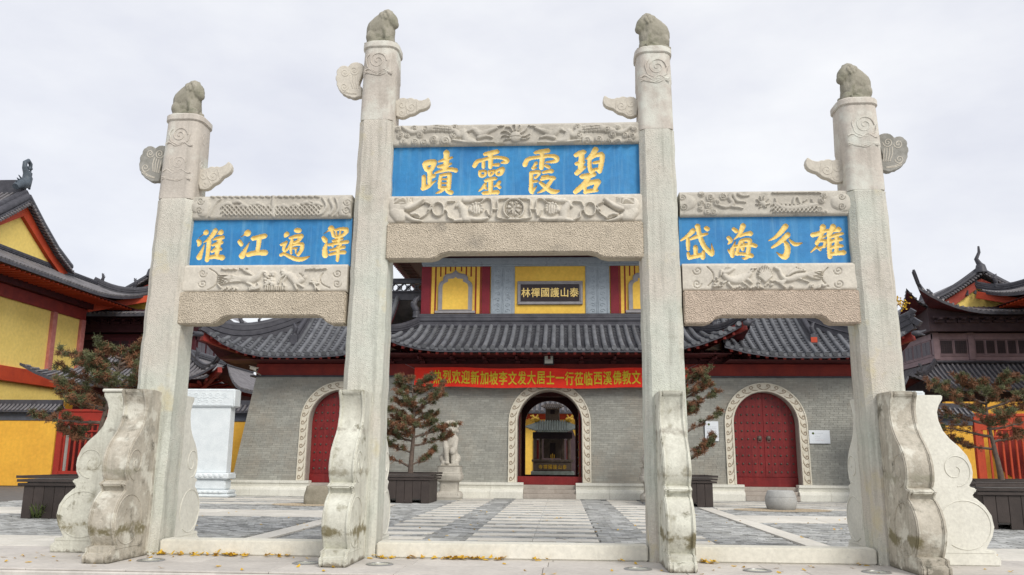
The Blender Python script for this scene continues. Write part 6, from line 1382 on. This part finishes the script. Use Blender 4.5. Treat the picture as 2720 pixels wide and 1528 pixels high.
def pavilion(sx, lab, ma, mb_, mbase):
    X0, X1 = 26.05, 37.0; f = lambda x: x if sx > 0 else 2 * AX - x; Yf = 60.
    e = empty('corner_pavilion', (f(31), 65, 0), lab, 'pavilion', 'two storeyed timber pavilions behind the perimeter wall')
    def bar(nm, m, a, b, y0, y1, z0, z1, bev=.015, par=None): B = MB(); lo, hi = sorted((f(a), f(b))); B.box(lo, hi, y0, y1, z0, z1); return B.build(nm, m, par or e, bevel=bev)
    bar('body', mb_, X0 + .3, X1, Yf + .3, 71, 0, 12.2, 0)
    bar('lower_wall', mbase, X0 - 2.5, X1, Yf - .2, Yf + .29, 0, 4.8, 0)
    for z0, z1, p in ((10.12, 10.55, 0), (8.55, 8.68, .03), (8.95, 9.04, .0)):
        bar('rail', ma, X0 - p, X1, Yf - p, Yf + .28, z0, z1); 
        lo, hi = sorted((f(X0 - p), f(X0 + .28))); B = MB(); B.box(lo, hi, Yf + .285, 70.5, z0, z1); B.build('rail', ma, e)
    bar('sill_panel', ma, X0 + .05, X1, Yf + .05, Yf + .28, 8.68, 8.95); B = MB(); B.box(*sorted((f(X0 + .05), f(X0 + .28))), Yf + .285, 70.4, 8.68, 8.95); B.build('sill_panel', ma, e)
    for x in (X0 + .2, X0 + 2.6, X0 + 7.4, X0 + 10.5): bar('post', ma, x - .2, x + .2, Yf - .06, Yf + .27, 8.69, 10.6)
    def win(x0, x1, n):
        wd = (x1 - x0) / n
        for k in range(n):
            a, b = x0 + k * wd, x0 + (k + 1) * wd
            w0 = bar('window', ma, a + .01, b - .01, Yf + .04, Yf + .24, 9.05, 10.11); 
            lo, hi = sorted((f(a + .09), f(b - .09))); sub('pane', m_pane, lo, hi, Yf + .02, Yf + .038, 9.13, 10.04, w0)
            B = MB()
            for i in range(5): xx = lp(lo, hi, (i + .5) / 5); B.box(xx - .012, xx + .012, Yf + .005, Yf + .018, 9.13, 10.04)
            for i in range(8): zz = 9.13 + .91 * (i + .5) / 8; B.box(lo, hi, Yf + .003, Yf + .0175, zz - .012, zz + .012)
            B.build('lattice', mb_, w0)
    win(X0 + .42, X0 + 2.38, 3 - 1); win(X0 + 2.82, X0 + 7.18, 6)
    for k in range(6):                                             # windows of the receding side
        y0 = Yf + .5 + k * 1.55; lo, hi = sorted((f(X0 + .02), f(X0 + .2))); B = MB(); B.box(lo, hi, y0, y0 + 1.45, 9.05, 10.11); w0 = B.build('window', ma, e, bevel=.01)
        for s2 in (0, 1): lo2, hi2 = sorted((f(X0 - .0), f(X0 + .019))); sub('pane', m_pane2, lo2, hi2, y0 + .1 + s2 * .65, y0 + .68 + s2 * .65, 9.13, 10.04, w0)
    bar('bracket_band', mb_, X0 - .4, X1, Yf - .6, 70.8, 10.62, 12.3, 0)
    for k in range(14):
        B = MB(); x = f(X0 + .2 + k * .8); B.box(x - .3, x + .3, Yf - .8, Yf - .61, 11.2, 11.35); B.box(x - .1, x + .1, Yf - 1.2, Yf - .61, 11.36, 11.5); B.box(x - .42, x + .42, Yf - 1.0, Yf - .8, 11.5, 11.62); B.build('bracket_set', mb_, e)
    L1 = X1 - X0 + 2.0
    def sl(o, e_, n_, *a, **k): return slope(e, (f(o[0]), o[1], 0), (e_[0] * sx, e_[1], 0), (n_[0] * sx, n_[1], 0), *a, mats=(m_tile2, m_ridge), **k)
    # upper roof: eave corner at the inner front
    P_, dm_, b_ = sl((X0 - 1.7, Yf - 1.9), (1, 0), (0, 1), 15, 3.1, 3.0, 15, 11.8, .85, 1.65, 0, 5.5, .34, .085, eave_h=.2)
    P2, _, _ = sl((X0 - 1.7, Yf - 1.9), (0, 1), (1, 0), 15, 3.0, 3.1, 15, 11.8, .85, 1.65, 0, 5.5, .34, .085, eave_h=.2)
    hp = [P_(3.0 * t, 3.1 * t, .05) for t in np.linspace(0, 1, 9)]
    ridge(e, [hp[0] + Vector((-sx * .35, -.3, .75))] + hp, .16, .26); beast(e, hp[4] + Vector((0, 0, .2)), 1.1, sx)
    # lower roof under the windows
    P3, _, _ = sl((X0 - 2.6, Yf - 2.6), (1, 0), (0, 1), 16, 2.7, 2.7, 16, 6.45, 2.0, .9, 0, 4.5, .34, .085, eave_h=.18)
    sl((X0 - 2.6, Yf - 2.6), (0, 1), (1, 0), 15, 2.7, 2.7, 15, 6.45, 2.0, .9, 0, 4.5, .34, .085, eave_h=.18)
    hp = [P3(2.7 * t, 2.7 * t, .05) for t in np.linspace(0, 1, 9)]; ridge(e, hp, .18, .26); beast(e, hp[2] + Vector((0, 0, .2)), .8, sx)
    ridge(e, [(f(X0 + .1), Yf - .05, 8.42), (f(X1), Yf - .05, 8.42)], .16, .12)
    bar('lower_beams', mb_, X0 - 2.4, X1, Yf - .6, Yf - .21, 4.81, 6.4, 0)
    # gable facing the square with red barge boards
    ga = (X0 + 4.0, 14.6); gl = (X0 + .6, 12.55); gr_ = (X0 + 8.2, 12.55)
    B = MB(); B.prism([gl, ga, gr_], lambda x, z: (f(x), Yf + .8, z), lambda x, z: (f(x), Yf + 1.1, z)); B.build('gable', m_yelpale if sx > 0 else m_yel, e)
    for p in (gl, gr_):
        s2 = -1 if p is gl else 1
        B = MB(); q = [(p[0], p[1]), ga, (ga[0], ga[1] - .5), (p[0] - s2 * 1.25, p[1])]; B.prism(q, lambda x, z: (f(x), Yf + .55, z), lambda x, z: (f(x), Yf + .79, z)); B.build('barge_board', m_bred2, e)
        PP = [(lp(p[0] + s2 * 1.2, ga[0], t), lp(p[1] - .05, ga[1] + .5, t) - .28 * math.sin(t * math.pi)) for t in np.linspace(0, 1, 26)]
        B = MB(); B.tube([(f(x), Yf + .45, z + .12) for x, z in PP], .16, 7); B.tube([(f(x), Yf + .6, z + .32) for x, z in PP], .12, 7)
        B.build('verge_ridge', m_ridge, e, smooth=60); B = MB()
        for x, z in PP: B.tube([(f(x), Yf + .05, z - .16), (f(x), Yf + .9, z + .1)], .075, 5)
        tag(B.build('verge_tiles', m_tile2, e, smooth=60), kind='stuff')
        B = MB(); B.add([(f(p[0] + s2 * 1.4), Yf + .5, p[1] - .1), (f(ga[0]), Yf + .5, ga[1] + .45), (f(ga[0]), 73, ga[1] + .45), (f(p[0] + s2 * 1.4), 73, p[1] - .1)], [(0, 1, 2, 3)]); B.build('roof_slope', m_tile2, e)
    for k in range(5): B = MB(); B.tube([(f(ga[0] - 1.1 + k * .55), Yf + .52, 13.35 + (.12 if k % 2 else 0)), (f(ga[0] - 1.0 + k * .55), Yf + .5, 13.75)], [.12, .03], 6); B.build('gable_ornament', m_ridge, e)
    B = MB(); c = Vector((f(ga[0]), Yf + .4, ga[1] + .4)); B.lathe(tuple(c), [(.42, 0), (.36, .3), (.3, .55), (.12, .7)], 10); B.tube([c + Vector((0, 0, .5)), c + Vector((-sx * .25, 0, 1.0)), c + Vector((0, 0, 1.5)), c + Vector((0, 0, 1.95))], [.22, .15, .11, .07], 8); B.build('ridge_finial', m_ridge, e, smooth=60)
    B = MB(); c = Vector((f(X0 + .9), Yf + 3.0, 13.2)); B.lathe(tuple(c), [(.5, 0), (.3, .4), (.2, .7)], 8); B.tube([c + Vector((0, 0, .4)), c + Vector((sx * .2, 0, .8)), c + Vector((-sx * .1, 0, 1.3)), c + Vector((-sx * .15, 0, 1.55))], [.22, .18, .12, .05], 8); B.build('ridge_finial', m_ridge, e, smooth=60)
m_bred2 = mat('faded_red_board', (.36, .075, .05), (.28, .05, .035), scale=2, bump=.1); m_pane2 = mat('pale_lattice_pane', (.16, .15, .17), (.12, .11, .13), scale=8, bump=.3)
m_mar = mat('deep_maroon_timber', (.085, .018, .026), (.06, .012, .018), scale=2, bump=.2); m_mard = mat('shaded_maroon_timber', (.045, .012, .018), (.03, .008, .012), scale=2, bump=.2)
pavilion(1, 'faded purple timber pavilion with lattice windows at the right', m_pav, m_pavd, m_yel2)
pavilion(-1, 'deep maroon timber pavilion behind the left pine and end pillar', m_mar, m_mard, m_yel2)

# small gate building between the left end pillar and the temple wall
e = empty('side_gate_building', (-25, 53, 0), 'low maroon gate building with upturned eaves behind the left stele', 'gate building')
sub('body', m_dred, -29.5, -21.6, 49.2, 62, 0, 6.2, e)
P_, _, _ = slope(e, (-31.6, 47.3, 0), (1, 0, 0), (0, 1, 0), 11.8, 3.4, 3.4, 8.4, 5.75, 2.0, 1.2, 1.2, 4.2, .3, .075, eave_h=.15)
P2, _, _ = slope(e, (-19.8, 47.3, 0), (0, 1, 0), (-1, 0, 0), 14, 3.4, 3.4, 14, 5.75, 2.0, 1.2, 0, 4.2, .3, .075, eave_h=.15)
hp = [P_(11.8 - 3.4 * t, 3.4 * t, .05) for t in np.linspace(0, 1, 9)]; ridge(e, [hp[0] + Vector((.25, -.2, .3))] + hp, .18, .26); beast(e, hp[6] + Vector((0, 0, .2)), .9, 1)
ridge(e, [(-23.2, 50.7, 7.7), (-23.2, 61.3, 7.7)], .3, .35)
for k in range(22): B = MB(); B.obox((-19.95, 48.6 + k * .55, 5.62 + .9 * max(0, 1 - k / 6) ** 2), (-21.7, 48.9 + k * .55, 5.75), .1, .1); B.build('rafter', m_bred, e)
for k in range(5): B = MB(); B.obox((-20.2 - k * .5, 47.7, 6.2 - .15 * k), (-21.6, 49.3, 5.8), .12, .14); B.build('rafter', m_bred, e)
B = MB(); B.obox((-19.75, 47.2, 6.55), (-21.9, 49.6, 5.6), .26, .32); B.build('corner_beam', m_bred, e)
sub('tie_beam', m_bred, -29.6, -21.55, 49.05, 49.19, 4.6, 5.1, e)
c = at(575, 938, 49.0); B = MB(); B.box(-20.62, -19.98, 49.0, 49.1, c.z - .05, c.z + .75); 
lq = B.build('blue_plaque', mat('deep_blue_board', (.02, .04, .25), bump=0), e); 
B = MB(); rr = random.Random(1)
for k in range(9): B.ball((-20.5 + k * .055, 48.97, c.z + .05 + rr.uniform(0, .14)), .05, 1)
B.build('gilt_ornament', m_goldm, lq)

# ---------------------------------------------------------------- beyond the middle door: courtyard, burner, inner hall
cy = empty('courtyard_floor', (AX, 60, 0), 'stone courtyard floor beyond the open middle door', None, kind='structure'); sub('paving', m_strip, -14, 13, 43.0, 80, -.04, .5, cy)
def bn(x, y_, Y=52.): return at(1340 + x * .20734, 1000 + y_ * .20734, Y)
e = empty('incense_burner', (AX, 52.4, .5), 'tall dark bronze incense burner with verdigris roof seen through the open door', 'incense burner')
c0 = bn(617, 1240); cxb = c0.x; U = (bn(717, 0) - bn(617, 0)).x / 100; zb = lambda y_: bn(617, y_).z
sub('plinth', m_verd, cxb - 272 * U, cxb + 272 * U, 51.7, 53.3, .5, zb(1215), e, .04)
tb = sub('trough', m_burn, cxb - 240 * U, cxb + 240 * U, 51.8, 53.2, zb(1215) + .002, zb(1098), e, .04); sub('trough_rim', m_burn, cxb - 262 * U, cxb + 262 * U, 51.75, 53.25, zb(1097), zb(1066), e, .03)
letters('寺禪國護山泰', m_goldm, tb, cxb - 150 * U, 60 * U, zb(1160), 51.79, .28, .9, .006)
for x in (-222, -150, 128, 205):
    B = MB(); B.tube([(cxb + x * U, 52.0 if abs(x) > 180 else 52.3, zb(1066)), (cxb + x * U, 52.0 if abs(x) > 180 else 52.3, zb(790))], .1, 10); B.build('column', m_burn, e, smooth=50)
for s2 in (-1, 1): B = MB(); B.box(cxb + s2 * 190 * U - .07, cxb + s2 * 190 * U + .07, 52.6, 52.64, zb(1060), zb(815)); B.build('red_banner', m_bred, e)
sub('chamber', m_burn, cxb - 120 * U, cxb + 120 * U, 52.9, 53.1, zb(1050), zb(800), e); sub('chamber_door', m_black, cxb - 35 * U, cxb + 35 * U, 52.86, 52.898, zb(1040), zb(850), e)
sub('canopy_beam', m_black, cxb - 250 * U, cxb + 250 * U, 51.8, 53.2, zb(800), zb(715), e, .03)
P_, _, _ = slope(e, (cxb - 345 * U, 51.3, 0), (1, 0, 0), (0, 1, 0), 690 * U, .8, 140 * U, 550 * U, zb(700), .62, .28, .28, 130 * U, .15, .045, mats=(m_verd, m_verd), eave_h=.06)
sub('roof_core', m_verd, cxb - 200 * U, cxb + 200 * U, 52.1, 52.9, zb(700), zb(580), e)
for s2 in (-1, 1):
    B = MB(); c = Vector((cxb + s2 * 215 * U, 52.0, zb(575))); B.ball(c + Vector((0, 0, .1)), (.28, .15, .18), 1); B.tube([c, c + Vector((s2 * .2, 0, .35)), c + Vector((s2 * .32, 0, .3))], [.14, .10, .05], 6); B.tube([c, c + Vector((-s2 * .15, 0, .4))], [.14, .05], 6); B.tube([c + Vector((s2 * .1, 0, 0)), c + Vector((s2 * .45, 0, .12))], [.1, .04], 6); B.build('gilded_dragon', m_goldm, e, smooth=60)
sub('upper_box', m_burn, cxb - 90 * U, cxb + 90 * U, 52.2, 52.8, zb(570), zb(400), e, .03); sub('upper_opening', m_black, cxb - 28 * U, cxb + 28 * U, 52.17, 52.198, zb(480), zb(430), e)
slope(e, (cxb - 150 * U, 51.9, 0), (1, 0, 0), (0, 1, 0), 300 * U, .45, 60 * U, 240 * U, zb(405), .3, .16, .16, 90 * U, .12, .035, mats=(m_burn, m_burn), eave_h=.05)
B = MB(); B.tube([(cxb, 51.85, zb(1066)), (cxb, 51.85, zb(985))], .02, 5); B.tube([(cxb - .1, 51.85, zb(1050)), (cxb - .1, 51.85, zb(1000))], .02, 5); B.tube([(cxb + .1, 51.85, zb(1050)), (cxb + .1, 51.85, zb(1000))], .02, 5); B.build('incense_sticks', m_goldm, e)
e = empty('inner_hall', (AX, 62, .5), 'yellow inner hall wall behind the incense burner', 'temple hall')
sub('wall', m_yel, -14, 13, 60, 60.4, .5, 4.85, e); sub('red_beam', m_ored, -14, 13, 59.86, 59.99, 4.4, 4.78, e)
ol = [(AX - 1.5, .5)] + [(AX + 1.5 * math.cos(a), 2.85 + 1.5 * math.sin(a)) for a in np.linspace(math.pi, 0, 21)] + [(AX + 1.5, .5)]
B = MB(); B.prism(ol, lambda x, z: (x, 59.9, z), lambda x, z: (x, 59.98, z)); B.build('dark_archway', m_pavd, e)
slope(e, (-14, 58.6, 0), (1, 0, 0), (0, 1, 0), 27, 3.0, 0, 27, 4.9, 2.4, 0, 0, 1, .36, .1, mats=(m_tile2, m_ridge)); 

# ---------------------------------------------------------------- fallen leaves and a weed
def leaves():
    rr = random.Random(12); vs = []; fs = []
    def leaf_(x, y, s, z=.006, tilt=.5):
        i = len(vs); a = rr.uniform(0, math.tau); n = 7; cz = rr.uniform(.1, tilt); tx = rr.uniform(-tilt, tilt)
        vs.append((x, y, z + s * .15))
        for k in range(n):
            t = a + (k / (n - 1) - .5) * 2.3; q = s * (1 - (.25 if k == n // 2 else 0) + rr.uniform(-.06, .06)); vs.append((x + math.cos(t) * q, y + math.sin(t) * q, z + max(0, q * (cz * abs(k / (n - 1) - .5) * 2 + tx * math.sin(t)) * .6)))
        for k in range(n - 1): fs.append((i, i + 1 + k, i + 2 + k))
    def pile(x0, x1, n, y=14.16, sp=.05):
        for _ in range(n): leaf_(rr.uniform(x0, x1), y - abs(rr.gauss(0, sp)), rr.uniform(.045, .07), .004 + abs(rr.gauss(0, .018)), 1.1)
    pile(-6.9, -5.4, 46); pile(-5.75, -5.2, 16); pile(-4.9, -4.45, 12); pile(-3.15, -2.75, 14); pile(-2.7, -2.1, 12); pile(-1.95, -1.2, 44); pile(-1.1, -.85, 10); pile(-.5, -.25, 4); pile(2.2, 2.45, 12); pile(.9, 1.0, 2); pile(4.6, 4.8, 3); pile(-7.3, -6.9, 8, 13.9, .2)
    for _ in range(48): leaf_(rr.uniform(-8.5, 7), rr.uniform(12.4, 14.0), rr.uniform(.038, .06), .004, .7)
    for _ in range(120): leaf_(rr.uniform(-10, 8.5), rr.uniform(15.0, 27), rr.uniform(.038, .06), .006, .7)
    for _ in range(60): leaf_(rr.uniform(-9, -6.6), rr.uniform(12.9, 17), rr.uniform(.038, .06), .006, .7)
    B = MB(); B.add(vs, fs); o = link('fallen_leaves', B.mesh('fallen_leaves', m_leaf, Vector((0, 14, 0)), smooth=60), None, (0, 14, 0)); tag(o, 'yellow ginkgo leaves fallen along the sills and over the paving', None, None, 'stuff')
leaves()
def weed(x, y, s, lab, seed):
    rr = random.Random(seed); vs = []; fs = []
    for _ in range(26):
        a = rr.uniform(0, math.tau); h = rr.uniform(.1, .3) * s; o = rr.uniform(.05, .2) * s; i = len(vs); w_ = .018
        b = Vector((x + rr.gauss(0, .05) * s, y + rr.gauss(0, .03), 0)); t = b + Vector((math.cos(a) * o, math.sin(a) * o, h)); sd_ = Vector((-math.sin(a), math.cos(a), 0)) * w_; m_ = b.lerp(t, .6) + Vector((0, 0, .05 * s))
        vs.extend([tuple(b), tuple(m_ + sd_), tuple(t), tuple(m_ - sd_)]); fs.append((i, i + 1, i + 2, i + 3))
    B = MB(); B.add(vs, fs); o = link('weed', B.mesh('weed', m_weed, Vector((x, y, 0))), None, (x, y, 0)); tag(o, lab, 'weed')
weed(-13.6, 21.65, 1.6, 'tall green weed growing against the far left planter', 1); weed(-14.9, 21.3, 1.0, 'low green weed in the paving left of the far left planter', 2)
weed(5.55, 35.9, .8, 'small weed at the foot of the plinth right of the right middle planter', 3)
